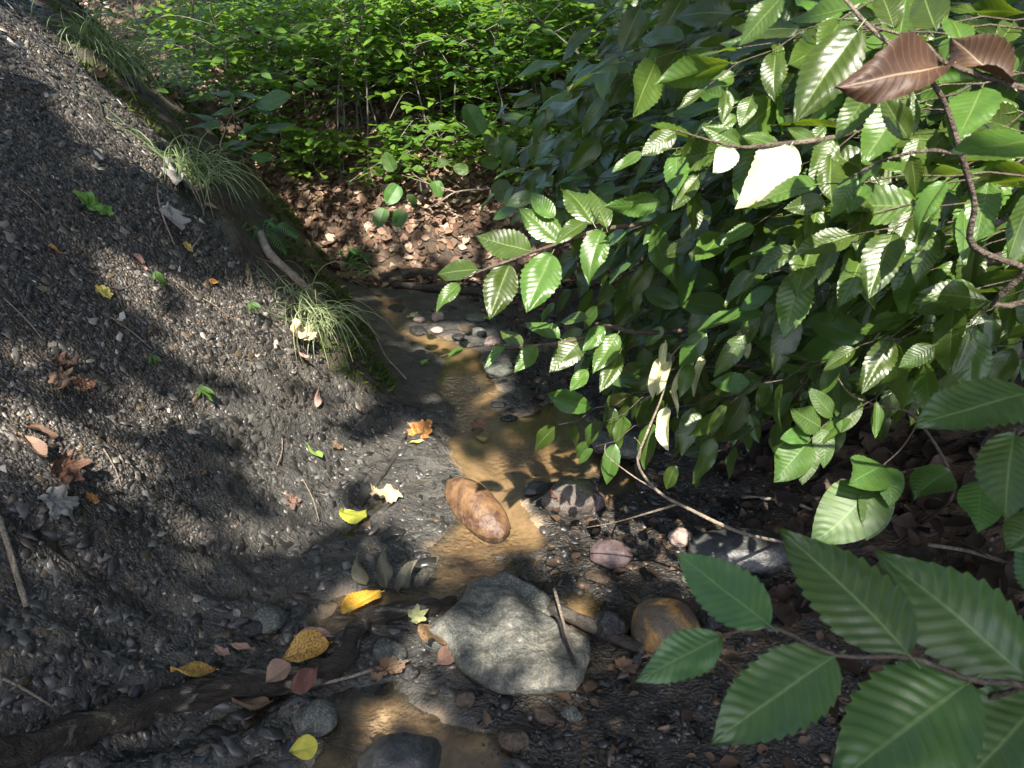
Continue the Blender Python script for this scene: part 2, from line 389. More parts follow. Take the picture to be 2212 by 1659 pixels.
M_LOG = wood_material("wet_log_bark", (0.012, 0.010, 0.008), (0.045, 0.034, 0.025), (0.24, 0.21, 0.155), 0.45, (2.2, 15, 15), patch=True)
M_TRUNK = wood_material("grey_beech_bark", (0.12, 0.11, 0.095), (0.2, 0.185, 0.16), (0.28, 0.27, 0.24), 0.8, (3, 3, 1))

def ground_material():
    n = NT("stream_ground"); pos = n.n("ShaderNodeNewGeometry").outputs["Position"]
    za = n.n("ShaderNodeAttribute", attribute_name="zone_a"); zb = n.n("ShaderNodeAttribute", attribute_name="zone_b")
    A = n.n("ShaderNodeSeparateColor"); n.set(A.inputs[0], za.outputs[0]); B = n.n("ShaderNodeSeparateColor"); n.set(B.inputs[0], zb.outputs[0])
    scree, moss, sand = A.outputs[0], A.outputs[1], A.outputs[2]; litter, wet, grav = B.outputs[0], B.outputs[1], B.outputs[2]
    big = n.noise(pos, 2.6, 5, 0.6); mid = n.noise(pos, 16, 5, 0.6, 0.3); fine = n.noise(pos, 90, 4, 0.65); vfine = n.noise(pos, 320, 2, 0.7)
    vr = n.voro(n.rot(pos, (0.3, -0.5, 0.4), (1, 1.7, 1.4)), 95)
    # shale: dark blue grey chips with paler and rusty ones
    chip = n.n("ShaderNodeSeparateColor"); n.set(chip.inputs[0], vr[1])
    sh = n.ramp(chip.outputs[0], [(0.0, (0.025, 0.023, 0.021)), (0.5, (0.055, 0.05, 0.045)), (0.82, (0.095, 0.086, 0.077)), (1.0, (0.21, 0.195, 0.175))])
    sh = n.mix(n.rng(chip.outputs[1], 0.86, 0.97), sh, (0.13, 0.085, 0.045))
    sh = n.mul(sh, n.ramp(big[0], [(0.3, (0.75, 0.75, 0.78)), (0.7, (1.3, 1.22, 1.1))]))
    # wet bedrock / mud
    strat = n.noise(n.rot(pos, (0.35, 0.25, 0.62), (11, 17, 17)), 1.0, 7, 0.66, 0.5)
    rk = n.mix(n.rng(strat[0], 0.32, 0.68), (0.022, 0.0215, 0.020), (0.085, 0.080, 0.068))
    rk = n.mix(n.math('MULTIPLY', n.rng(big[0], 0.52, 0.68), n.rng(fine[0], 0.4, 0.6)), rk, (0.10, 0.085, 0.062))
    # gravel
    v2 = n.voro(n.rot(pos, (0.4, 0.3, 0.7), (1, 1.5, 1)), 85); c2 = n.n("ShaderNodeSeparateColor"); n.set(c2.inputs[0], v2[1])
    gv = n.ramp(n.math('ADD', n.math('MULTIPLY', fine[0], 0.75), n.math('MULTIPLY', c2.outputs[0], 0.25)), [(0.25, (0.009, 0.008, 0.007)), (0.5, (0.022, 0.019, 0.015)), (0.68, (0.05, 0.038, 0.027)), (0.85, (0.12, 0.085, 0.058))])
    gv = n.mix(n.rng(n.math('MULTIPLY', mid[0], big[0]), 0.30, 0.40), gv, (0.19, 0.12, 0.065))
    # silt and sand
    sd = n.mix(n.rng(mid[0], 0.3, 0.7), (0.25, 0.175, 0.108), (0.41, 0.30, 0.19)); sd = n.mul(sd, n.ramp(fine[0], [(0.3, (0.8, 0.8, 0.8)), (0.7, (1.12, 1.12, 1.12))]))
    # soil with moss, leaf mould
    ms = n.mix(n.rng(n.math('MULTIPLY', mid[0], big[0]), 0.26, 0.36), (0.060, 0.044, 0.030), (0.045, 0.065, 0.018))
    lm = n.mix(n.rng(mid[0], 0.4, 0.6), (0.05, 0.032, 0.02), (0.13, 0.085, 0.055))
    c = n.mix(scree, rk, sh); c = n.mix(grav, c, gv); c = n.mix(moss, c, ms); c = n.mix(litter, c, lm); c = n.mix(sand, c, sd)
    rough = n.math('SUBTRACT', n.math('ADD', 0.72, n.math('MULTIPLY', fine[0], 0.25)), n.math('MULTIPLY', wet, 0.5), clamp=True)
    h = n.math('ADD', n.math('MULTIPLY', mid[0], 0.9), n.math('MULTIPLY', fine[0], 0.45))
    h = n.math('ADD', h, n.math('MULTIPLY', n.math('MULTIPLY', vr[0], n.math('ADD', 0.25, scree)), 0.5))
    h = n.math('ADD', h, n.math('MULTIPLY', n.math('MULTIPLY', v2[0], grav), 0.12))
    h = n.math('ADD', h, n.math('MULTIPLY', n.math('SUBTRACT', 1.0, n.math('MAXIMUM', scree, grav)), n.math('MULTIPLY', strat[0], 2.2)))
    st = n.math('SUBTRACT', 0.85, n.math('MULTIPLY', sand, 0.7))
    n.pbr(c, rough, n.bump(h, st, 0.022), 0.5); return n.m
M_GROUND = ground_material()
def water_material():
    n = NT("stream_water"); pos = n.n("ShaderNodeNewGeometry").outputs["Position"]
    a = n.noise(n.scale(pos, (1, 0.7, 1)), 16, 3, 0.5, 0.4); b = n.noise(pos, 55, 3, 0.6, 0.6)
    rif = n.n("ShaderNodeAttribute", attribute_name="riffle"); sx = n.n("ShaderNodeSeparateColor"); n.set(sx.inputs[0], rif.outputs[0])
    h = n.math('ADD', n.math('MULTIPLY', a[0], 0.6), n.math('MULTIPLY', b[0], n.math('ADD', 0.06, n.math('MULTIPLY', sx.outputs[0], 3.0))))
    nb = n.bump(h, 0.5, 0.012)
    g = n.n("ShaderNodeBsdfGlossy"); n.set(g.inputs["Roughness"], 0.03); n.set(g.inputs["Normal"], nb); n.set(g.inputs["Color"], (1, 1, 1))
    t = n.n("ShaderNodeBsdfTransparent"); n.set(t.inputs[0], (0.87, 0.82, 0.71))
    d = n.n("ShaderNodeBsdfDiffuse"); n.set(d.inputs[0], (0.10, 0.08, 0.05))
    fr = n.n("ShaderNodeFresnel"); fr.inputs[0].default_value = 1.33; n.set(fr.inputs["Normal"], nb)
    body = n.mixsh(0.11, t.outputs[0], d.outputs[0])
    return n.final(n.mixsh(n.math('MULTIPLY', fr.outputs[0], 1.8, clamp=True), body, g.outputs[0]))
M_WATER = water_material()

# ------------------------------------------------------------------ ground sheet
def axis_x():
    f = np.arange(-2.3, 1.9, 0.0105)
    o1 = -2.3 - 0.0105 * np.cumsum(1.045 ** np.arange(1, 150)); o2 = 1.9 + 0.0105 * np.cumsum(1.045 ** np.arange(0, 150))
    o1 = o1[o1 > -120]; o2 = o2[o2 < 120]
    return np.concatenate([o1[::-1], f, o2])
def axis_y():
    ys = [0.75]
    while ys[-1] < 5.2: ys.append(ys[-1] + 0.0085 + 0.004 * (ys[-1] - 0.75))
    st = 0.03
    while ys[-1] < 120: ys.append(ys[-1] + st); st *= 1.045
    lo = [0.75]; st = 0.02
    while lo[-1] > -120: lo.append(lo[-1] - st); st *= 1.06
    return np.array(lo[1:][::-1] + ys)
gx, gy = axis_x(), axis_y()
GX, GY = np.meshgrid(gx, gy); X = GX.ravel(); Y = GY.ravel(); Z = H(X, Y)
nx, ny = len(gx), len(gy)
idx = np.arange(nx * ny).reshape(ny, nx)
GF = np.stack([idx[:-1, :-1], idx[:-1, 1:], idx[1:, 1:], idx[1:, :-1]], -1).reshape(-1, 4)
SCY = np.array([-9, .9, 1.3, 1.7, 2.2, 2.6, 3.2, 3.8, 9]); SCX = np.array([-.2, -.15, -.05, .02, .06, .0, -.12, -.4, -.5])
def zones(x, y):
    d = pl_dist(x, y, TOE); v = veg_side(x, y); h = y - HY0(x); r = x - np.interp(y, XRY, XRX)
    inp = np.full(np.shape(x), -9.0)
    for P in POOLS: inp = np.maximum(inp, poly_sd(x, y, P))
    nz = fbm(x * 4, y * 4, 61, 4); n2 = fbm(x * 11, y * 11, 71, 3)
    moss = sstep(-0.02, 0.05, v + 0.05 * n2) * sstep(0.05, 0.2, d) * (1 - sstep(0.1, 0.5, h))
    scree = sstep(0.22, 0.5, d + 0.22 * nz) * (1 - moss)
    sand = sstep(-0.005, 0.045, inp + 0.035 * n2) * (sstep(-0.35, 0.15, nz + 0.35) * sstep(1.2, 1.4, y) + (1 - sstep(1.2, 1.4, y)) * sstep(-0.2, 0.2, nz + 0.3 * n2)) * 0.95
    litter = np.clip(sstep(-0.12, 0.12, h + 0.1 * nz) + sstep(0.05, 0.5, r + 0.2 * nz), 0, 1)
    grav = sstep(0.0, 0.1, x - np.interp(y, SCY, SCX) + 0.06 * nz) * sstep(0.02, 0.15, -d) * (1 - litter) * (1 - sstep(4.1, 4.5, y))
    wet = np.clip((1 - sstep(0.05, 0.55, d + 0.1 * nz)) * (1 - litter * 0.8), 0, 1) * (0.55 + 0.45 * sstep(-0.15, 0.0, inp))
    return dict(scree=scree, moss=moss, sand=sand, litter=litter, grav=grav, wet=wet, d=d, v=v, h=h, r=r, inp=inp)
zz = zones(X, Y); one = np.ones_like(X)
ground = link("ground", mkmesh("ground", np.stack([X, Y, Z], 1), GF, M_GROUND,
    colr={"zone_a": np.stack([zz["scree"], zz["moss"], zz["sand"], one], 1), "zone_b": np.stack([zz["litter"], zz["wet"], zz["grav"], one], 1)}))
tag(ground, "shale stream bank, muddy bed and rising wooded slope", None, None, "structure")
# from here on heights and zones are read from the finished sheet
def lookup(x, y):
    x = np.asarray(x, float); y = np.asarray(y, float)
    i = np.clip(np.searchsorted(gx, x) - 1, 0, nx - 2); j = np.clip(np.searchsorted(gy, y) - 1, 0, ny - 2)
    fx = np.clip((x - gx[i]) / (gx[i + 1] - gx[i]), 0, 1); fy = np.clip((y - gy[j]) / (gy[j + 1] - gy[j]), 0, 1)
    a = idx[j, i]; b = idx[j, i + 1]; c = idx[j + 1, i]; d = idx[j + 1, i + 1]
    return lambda T: (T[a] * (1 - fx) + T[b] * fx) * (1 - fy) + (T[c] * (1 - fx) + T[d] * fx) * fy
def H(x, y, fine=True): return lookup(x, y)(Z)
def zones(x, y):
    f = lookup(x, y); return {k: f(v) for k, v in zz.items()}
# water
wx = np.arange(-1.3, 0.95, 0.02); wy = np.arange(0.2, 4.5, 0.02)
WX, WY = np.meshgrid(wx, wy); WXr, WYr = WX.ravel(), WY.ravel(); idw = np.arange(WX.size).reshape(WX.shape)
rip = sum(np.exp(-((WXr - p[0]) ** 2 + (WYr - p[1]) ** 2) / (2 * s * s)) for p, s in [(flat(985, 1240), 0.09), (flat(720, 1590), 0.1), (flat(690, 1340), 0.07), (flat(880, 1250), 0.08), (flat(990, 1550), 0.06), (flat(1060, 1190), 0.07), (flat(1000, 850), 0.10), (flat(1010, 920), 0.08), (flat(1130, 1000), 0.08), (flat(900, 715), 0.09), (flat(830, 1290), 0.05)])
water = link("stream_water", mkmesh("stream_water", np.stack([WXr, WYr, bed(WYr) - 0.009], 1), np.stack([idw[:-1, :-1], idw[:-1, 1:], idw[1:, 1:], idw[1:, :-1]], -1).reshape(-1, 4), M_WATER,
    colr={"riffle": np.stack([np.clip(rip, 0, 1)] * 3 + [np.ones_like(rip)], 1)}))
tag(water, "shallow murky stream water over ochre silt", None, None, "structure")

# ------------------------------------------------------------------ shale chips, gravel, litter, moss
def chip_template(k=6, seed=0):
    r = np.random.default_rng(seed); th = np.sort(r.uniform(0, 2 * math.pi, k)); th = (np.arange(k) + r.uniform(-0.3, 0.3, k)) / k * 2 * math.pi
    rad = r.uniform(0.6, 1.2, k); x = np.cos(th) * rad; y = np.sin(th) * rad * 0.55
    V = np.concatenate([np.stack([x, y, np.full(k, -0.5)], 1), np.stack([x * 0.86, y * 0.86, 0.5 + r.uniform(-0.15, 0.15, k)], 1), [[0, 0, 0.55]]])
    F = []
    for i in range(k):
        j = (i + 1) % k; F += [[i, j, k + j], [i, k + j, k + i], [k + i, k + j, 2 * k]]
    return V, np.array(F)
def nrm_arr(x, y, e=0.03):
    zx = (H(x + e, y, False) - H(x - e, y, False)) / (2 * e); zy = (H(x, y + e, False) - H(x, y - e, False)) / (2 * e)
    n = np.stack([-zx, -zy, np.ones_like(zx)], 1); return n / np.linalg.norm(n, axis=1)[:, None]
def scatter_chips(x, y, size, tint, tilt, name, mat, parent, sink=0.06, thick=(0.07, 0.2)):
    n = len(x); nr = nrm_arr(x, y); nr = nr + rng.normal(0, tilt, (n, 3)); nr /= np.linalg.norm(nr, axis=1)[:, None]
    z = H(x, y); yd = rng.normal(0, 1, (n, 3)); yd = yd - (yd * nr).sum(1)[:, None] * nr
    yd[:, 0] *= 1.0
    M = frames_np(np.stack([x, y, z], 1) + nr * (size * sink)[:, None], yd, nr, size, np.ones(n))
    M[:, :3, 2] *= rng.uniform(*thick, n)[:, None]
    Vs, Fs, Cs = [], [], []; off = 0
    tid = rng.integers(0, 6, n)
    for k in range(6):
        tV, tF = chip_template(4 + k % 2, 100 + k); m = tid == k
        if not m.any(): continue
        V, F = batch(tV, tF, M[m]); Vs.append(V); Fs.append(F + off); off += len(V)
        Cs.append(np.repeat(np.c_[tint[m], np.ones(m.sum())], len(tV), axis=0))
    o = link(name, mkmesh(name, np.concatenate(Vs), np.concatenate(Fs), mat, colr={"tint": np.concatenate(Cs)}, smooth=False), parent)
    return o
def shale_tints(n):
    g = rng.choice([0.014, 0.026, 0.045, 0.085, 0.16, 0.34], n, p=[0.22, 0.25, 0.23, 0.18, 0.10, 0.02]) * rng.uniform(0.75, 1.3, n)
    t = g[:, None] * np.array([1.13, 1.0, 0.86])[None]
    br = rng.random(n) < 0.05; t[br] = (np.array([0.11, 0.08, 0.05]) * rng.uniform(0.6, 1.4, (br.sum(), 1)))
    return np.clip(t, 0, 0.6)
# candidates on the scree
N = 200000
cx = rng.uniform(-2.9, -0.2, N); cy = rng.uniform(0.75, 4.3, N)
cz = zones(cx, cy); keep = rng.random(N) < cz["scree"] * 0.92 + 0.3 * (cz["d"] > 0.08) * (cz["moss"] < 0.5)
# keep only what faces the visible bank
keep &= (cz["v"] < 0.03) & (cz["d"] > 0)
cx, cy = cx[keep][:80000], cy[keep][:80000]
dist = np.sqrt(cx ** 2 + cy ** 2 + 1.0)
size = np.exp(rng.normal(math.log(0.0058), 0.55, len(cx))) * (0.8 + 0.12 * dist)
size = np.clip(size, 0.003, 0.026)
tag(scatter_chips(cx, cy, size, shale_tints(len(cx)), 0.28, "loose_shale", M_CHIP, None), "loose dark shale flakes covering the steep left bank", "shale", None, "stuff")
# the 300 largest flakes, each a piece of its own
pick = rng.choice(len(cx), 300, replace=False)
chip_meshes = []
CT = shale_tints(24); CT[:8] = CT[:8] * 1.6 + 0.02
for k in range(24):
    tV, tF = chip_template(4 + k % 3, 500 + k); n_ = NT("shale_flake_%d" % k); tcn = n_.n("ShaderNodeTexCoord").outputs["Object"]; nz = n_.noise(tcn, 3, 4)
    n_.pbr(n_.mix(nz[0], tuple(np.clip(CT[k] * 0.7, 0, 1)), tuple(np.clip(CT[k] * 1.35, 0, 1))), 0.55, n_.bump(nz[0], 0.3, 0.05), 0.45)
    chip_meshes.append(mkmesh("shale_flake", tV, tF, n_.m, smooth=False))
for q, i in enumerate(pick):
    x, y = cx[i], cy[i]; nr = normal(x, y) + rng.normal(0, 0.2, 3); s = rng.uniform(0.010, 0.024) * (0.8 + 0.1 * y)
    z = float(H(np.array([x]), np.array([y]))[0]); yd = rng.normal(0, 1, 3)
    M = frame((x, y, z + 0.004), np.array([x, y, z]) + yd - yd.dot(nr) / nr.dot(nr) * nr, nr, 1.0, s)
    M = M @ Matrix.Diagonal((1, 1, rng.uniform(0.08, 0.2), 1)); link("shale_flake", chip_meshes[q % 24], ground, M)

# wet gravel right of and between the pools
N = 60000
cx = rng.uniform(-0.75, 1.5, N); cy = rng.uniform(0.75, 4.3, N); cz = zones(cx, cy)
p = np.clip(cz["grav"] * 0.6 + 0.25 * (cz["r"] > 0) * (cy < 2.2), 0, 1) * (1 - np.where(cy < 1.25, .72, .93) * sstep(-0.02, 0.03, cz["inp"])) * (cz["d"] < -0.02)
clump = sstep(-0.1, 0.35, fbm(cx * 3.3, cy * 3.3, 81, 3) + 0.2); keep = rng.random(N) < p * (0.3 + 0.7 * clump)
cx, cy = cx[keep], cy[keep]
n_ = len(cx); g = rng.choice([0.010, 0.017, 0.028, 0.05, 0.12], n_, p=[0.34, 0.33, 0.22, 0.09, 0.02]) * rng.uniform(0.7, 1.3, n_)
tn = g[:, None] * np.array([1.08, 1.0, 0.9]); br = rng.random(n_) < 0.16; tn[br] = np.array([0.09, 0.058, 0.036]) * rng.uniform(0.4, 1.3, (br.sum(), 1))
tag(scatter_chips(cx, cy, np.clip(np.exp(rng.normal(math.log(0.0060), 0.75, n_)), 0.003, 0.035), tn, 0.55, "wet_gravel", M_WETCHIP, None, .0, (.1, .5)), "wet dark gravel and stone flakes beside the pools", "gravel", None, "stuff")

# layered shale plates on the low wet bank and mud
N = 34000
cx = rng.uniform(-1.3, .1, N); cy = rng.uniform(.8, 3.9, N); cz = zones(cx, cy)
keep = (cz["d"] > -.45) & (cz["d"] < .5) & (cz["v"] < 0) & (cz["inp"] < -.012) & (cx < np.interp(cy, SCY, SCX) + .03)
keep &= rng.random(N) < .25 + .75 * sstep(-.15, .25, fbm(cx * 4, cy * 4, 131, 3) + .1)
cx, cy = cx[keep], cy[keep]; n_ = len(cx); g = rng.choice([.018, .032, .055, .095], n_, p=[.28, .32, .26, .14]) * rng.uniform(.8, 1.25, n_)
tn = g[:, None] * np.array([1.05, 1.0, .92]); br = rng.random(n_) < .06; tn[br] = np.array([.085, .06, .038]) * rng.uniform(.5, 1.2, (br.sum(), 1))
tag(scatter_chips(cx, cy, np.clip(np.exp(rng.normal(math.log(.010), .6, n_)), .004, .035), tn, .14, "layered_shale", tint_material("wet_shale_plate", .36, 60, .5), None, -.02, (.08, .18)), "flat overlapping plates of dark wet shale at the foot of the bank", "shale", None, "stuff")

# ------------------------------------------------------------------ leaf shapes
def leaf_grid(rows=56, cols=13, seed=0, wmax=0.29, teeth=0.034, corr=0.010, fold=0.12, droop=0.12, wave=0.02, shape=(0.68, 1.02), curl=0.0, petiole=True, lobes=0, twist=0.0):
    r = np.random.default_rng(seed)
    l = np.linspace(0, 1, rows); v = np.linspace(-1, 1, cols)
    Lg, Vg = np.meshgrid(l, v, indexing='ij')
    ea, eb = shape; lm_ = ea / (ea + eb); w = wmax * (np.clip(Lg, 0, 1) ** ea * np.clip(1 - Lg, 0, 1) ** eb) / (lm_ ** ea * (1 - lm_) ** eb) + 0.003
    if lobes: w = w * (1 + 0.38 * np.cos(2 * math.pi * lobes * Lg + r.uniform(0, 1))) * (1 + 0.1 * r.normal())
    av = np.abs(Vg); s = (Lg - KV) * NV + 0.5 + 0.5
    tooth = (s - np.floor(s)); edge = np.where(av > 0.99, 1 + teeth / wmax * 0.29 * (tooth - 0.4) * 3.2 * np.sin(math.pi * Lg), 1)
    x = Vg * w * edge * (1 + 0.04 * np.sin(7 * Lg + seed)); y = Lg + 0.02 * av * np.sin(math.pi * Lg)
    ph = 2 * math.pi * ((Lg - KV * av) * NV)
    irr = 0.25 + 1.1 * vnoise(Lg * 3.3 + seed * 7, Vg * 1.6 + seed, 5); z = corr * irr * np.cos(ph + 0.8 * (vnoise(Lg * 5 + seed, Vg + 3, 6) - .5)) * np.minimum(av * 3, 1) * sstep(0.0, 0.12, Lg) * (1 - sstep(0.85, 1, Lg)) * np.sign(1)
    z = z + fold * np.abs(x) - droop * Lg ** 2 + wave * np.sin(5 * Lg + r.uniform(0, 6) + 2 * Vg) * (0.3 + av) + 0.05 * (vnoise(Lg * 4 + seed * 3, Vg * 2 + 9, 8) - .5) * (.4 + av) - 0.25 * fold * av ** 2 * w * 2
    x = x + r.normal(0, 0.03) * Lg ** 2
    if twist:
        a = twist * Lg; x, z = x * np.cos(a) - z * np.sin(a), x * np.sin(a) + z * np.cos(a)
    if curl:                                     # roll across the width
        R = 1.0 / curl; a = x / R; x2 = np.sin(a) * R; z = z + (1 - np.cos(a)) * R; x = x2
    V = np.stack([x, y, z], -1).reshape(-1, 3); uv = np.stack([Lg, Vg * 0.5 + 0.5], -1).reshape(-1, 2)
    ii = np.arange(rows * cols).reshape(rows, cols)
    F = np.stack([ii[:-1, :-1], ii[:-1, 1:], ii[1:, 1:], ii[1:, :-1]], -1).reshape(-1, 4)
    if petiole:
        o = len(V); pr = 0.009
        pv = np.array([[-pr, -0.09, -0.01], [pr, -0.09, -0.01], [pr, 0.03, 0.001], [-pr, 0.03, 0.001], [0, -0.09, 0.008], [0, 0.03, 0.014]])
        V = np.concatenate([V, pv]); uv = np.concatenate([uv, np.full((6, 2), 0.5)]); F = np.concatenate([F, [[o, o + 1, o + 2, o + 3], [o, o + 3, o + 5, o + 4], [o + 1, o + 4, o + 5, o + 2]]])
    return V, F, uv
def leaf_meshes(name, mat, n, **kw):
    out = []
    for k in range(n):
        r = random.Random(hash(name) % 1000 + k) if False else random.Random(len(name) * 31 + k)
        p = dict(seed=k, wmax=r.uniform(0.215, 0.265), fold=r.uniform(0.05, 0.45), droop=r.uniform(0.0, 0.4), wave=r.uniform(0.01, 0.035), corr=r.uniform(0.0025, 0.0048), shape=(r.uniform(.62, .78), r.uniform(1.0, 1.25)), twist=r.uniform(-0.6, 0.6))
        p.update(kw); V, F, uv = leaf_grid(**p); out.append(mkmesh(name, V, F, mat, uv=uv))
    return out
BL = leaf_meshes("beech_leaf", M_BEECH, 10)
BLF = leaf_meshes("beech_leaf_near", M_BEECH_FRONT, 7, rows=110, cols=17, droop=0.06, fold=0.10, teeth=0.042, wmax=0.27, corr=0.0045, twist=0.0, wave=0.015)
BLP = leaf_meshes("beech_leaf_pale", M_PALE, 3, wmax=0.33)
WLT = leaf_meshes("wilted_leaf", M_WILT, 4, curl=7.0, droop=0.2, wave=0.06, wmax=0.22)
LFL = leaf_meshes("leaflet", M_LEAFLET, 4, teeth=0.0, wmax=0.27, corr=0.010)
RND = leaf_meshes("round_leaf", M_LEAFLET, 3, teeth=0.0, wmax=0.42, corr=0.003, shape=(.42, .6))
DBR = leaf_meshes("dead_beech_leaf", M_DEADBR, 2, fold=0.35, wave=0.10, rows=80, curl=2.2, droop=.3, twist=.5)

def to_cam(p): 
    v = CAM - np.asarray(p); return v / np.linalg.norm(v)
UP = np.array([0, 0, 1.0])
def put_leaf(parent, base, tip, meshes, nrm=None, wid=1.0, k=None, name="leaf", up=0.6, jit=0.15):
    if nrm is None: nrm = UP * up + to_cam(base) * (1 - up) + rng.normal(0, jit, 3)
    me = meshes[random.randrange(len(meshes)) if k is None else k % len(meshes)]
    return link(name, me, parent, frame(base, tip, nrm, wid))
def px_leaf(parent, b, t, tb, tt, meshes, **kw):
    return put_leaf(parent, at(*b, tb), at(*t, tt), meshes, **kw)

# ------------------------------------------------------------------ near beech sapling (sprays close to the lens)
NSB = np.array([1.25, 0.35, float(H(np.array([1.25]), np.array([0.35]))[0])])
near = tag(empty("beech_sapling", NSB), "beech sapling at the right edge with large leaves close to the viewer", "sapling")
trunk_pts = smoothline([NSB - [0, 0, 0.05], NSB + [0.02, -0.03, 0.5], NSB + [-0.03, 0.02, 1.0], NSB + [0.02, 0.05, 1.6], NSB + [0.0, 0.1, 2.3]])
link("trunk", mkmesh("trunk", *(lambda VF: (localise(VF[0], NSB), VF[1]))(tube(trunk_pts, np.linspace(0.018, 0.006, len(trunk_pts)), 8, 0.1)), M_TRUNK), near, loc=NSB)
def branch(parent, name, paths, mat=None):
    """paths: list of (points, r0, r1); one mesh whose origin is the first point"""
    mb = MB()
    for P, r0, r1 in paths:
        S = smoothline(P, 5); mb.add(tube(S, np.linspace(r0, r1, len(S)), 6, 0.15))
    o0 = np.asarray(paths[0][0][0], float)
    return link(name, mkmesh(name, localise(mb.V, o0), mb.F, mat or M_TWIG), parent, loc=o0)
def P_(pts): return [at(*p) for p in pts]
# bottom right spray
br = branch(near, "branch", [([trunk_pts[11]] + P_([(2330, 1520, .50), (2212, 1480, .46), (2094, 1467, .45), (1964, 1421, .44), (1805, 1414, .44), (1662, 1354, .45), (1558, 1374, .46)]), 0.0024, 0.0009)])
for k, (b, t, tb, tt, w) in enumerate([((1558, 1376), (1372, 1469), .46, .45, .85), ((1660, 1349), (1457, 1193), .45, .50, .92), ((1803, 1419), (1535, 1594), .44, .42, .95), ((1962, 1414), (1704, 1125), .44, .50, .95),
        ((2094, 1474), (1795, 1690), .45, .42, 1.05), ((2222, 1468), (1900, 1175), .46, .52, .98), ((2262, 1495), (2060, 1740), .47, .44, 1.0)]):
    c = to_cam(at(*b, tb)); px_leaf(br, b, t, tb, tt, BLF, nrm=UP * 0.55 + c * 0.6 + rng.normal(0, 0.08, 3), wid=w, k=k)
# right edge spray
br = branch(near, "branch", [([trunk_pts[13]] + P_([(2330, 1000, .62), (2260, 880, .60), (2212, 925, .58), (2193, 945, .57), (2170, 985, .57)]), 0.003, 0.001)])
for k, (b, t, tb, tt, w) in enumerate([((2225, 850), (1980, 905), .58, .56, .95), ((2190, 940), (2154, 1117), .57, .53, 1.0), ((2260, 930), (2230, 1120), .58, .55, 1.0), ((2260, 1120), (2172, 1180), .55, .52, 1.0), ((2300, 1300), (2190, 1160), .5, .55, 1.0)]):
    c = to_cam(at(*b, tb)); px_leaf(br, b, t, tb, tt, BLF, nrm=UP * 0.5 + c * 0.6 + rng.normal(0, 0.1, 3), wid=w, k=k + 2)
# top right spray with the withered leaf
br = branch(near, "branch", [([trunk_pts[17]] + P_([(2330, 620, .80), (2212, 577, .80), (2100, 530, .78), (2105, 440, .75), (2075, 330, .72), (2035, 210, .70), (1960, 120, .68), (1890, 70, .68), (1810, -20, .7)]), 0.0042, 0.0018),
                            (P_([(2300, 215, .58), (2190, 185, .6), (2046, 137, .62), (1990, 90, .64), (1890, 60, .68)]), 0.003, 0.0012),
                            (P_([(2078, 335, .72), (2000, 325, .74), (1900, 350, .76), (1810, 400, .78)]), 0.0025, 0.001)])
for k, (b, t, tb, tt, w) in enumerate([((1856, 60), (1706, 263), .66, .68, 1.05), ((1893, 178), (1802, 305), .67, .69, .95), ((1965, 302), (1895, 200), .70, .68, .9), ((1696, -15), (1592, 95), .64, .66, 1.0), ((2265, 300), (2060, 325), .55, .54, 1.1),
        ((1930, 60), (1905, -40), .68, .7, .9), ((2020, 60), (1985, -30), .66, .7, .9), ((2000, 120), (1975, 200), .66, .68, .8), ((2080, 100), (2060, 0), .64, .66, 1.0), ((1965, 300), (1975, 190), .7, .69, .6), ((1850, 380), (1790, 470), .78, .8, .9), ((1905, 350), (1830, 420), .76, .78, .8), ((1968, 335), (1985, 430), .74, .77, .8)]):
    c = to_cam(at(*b, tb)); px_leaf(br, b, t, tb, tt, BL, nrm=UP * 0.4 + c * 0.6 + rng.normal(0, 0.22, 3), wid=w)
o = px_leaf(br, (2046, 137), (1838, 162), .62, .60, DBR, nrm=UP * 0.6 + to_cam(at(2046, 137, .62)) * 0.5, wid=1.05, k=0); o["label"] = "withered dark brown leaf on the upper right twig"
o = px_leaf(br, (2185, 185), (2060, 60), .60, .62, DBR, nrm=UP * 0.3 + to_cam(at(2046, 137, .62)) * 0.7 + np.array([0.5, 0, 0]), wid=0.75, k=1); o["label"] = "half withered grey leaf beside the brown one"

# ------------------------------------------------------------------ beech tree (main mass on the right)
TB = np.array([2.15, 2.2, float(H(np.array([2.15]), np.array([2.2]))[0])])
beech = tag(empty("beech_tree", TB), "young beech tree whose dense leafy boughs hang over the right bank", "tree")
tp = smoothline([TB - [0, 0, 0.1], TB + [-0.02, 0, 0.5], TB + [0.03, 0.02, 1.1], TB + [0.0, -0.05, 1.9], TB + [0.08, 0.0, 3.0]])
link("trunk", mkmesh("trunk", localise(tube(tp, np.linspace(0.05, 0.02, len(tp)), 10, 0.1)[0], TB), tube(tp, 0.04, 10)[1], M_TRUNK), beech, loc=TB)
def trunk_at(z): 
    i = int(np.argmin(abs(np.array(tp)[:, 2] - z))); return tp[i]
LIT_AIR = [(at(random.uniform(1480, 2150), random.uniform(520, 900), random.uniform(1.3, 1.7)), .06) for _ in range(16)]          # sunlit places above the ground: (point, radius)
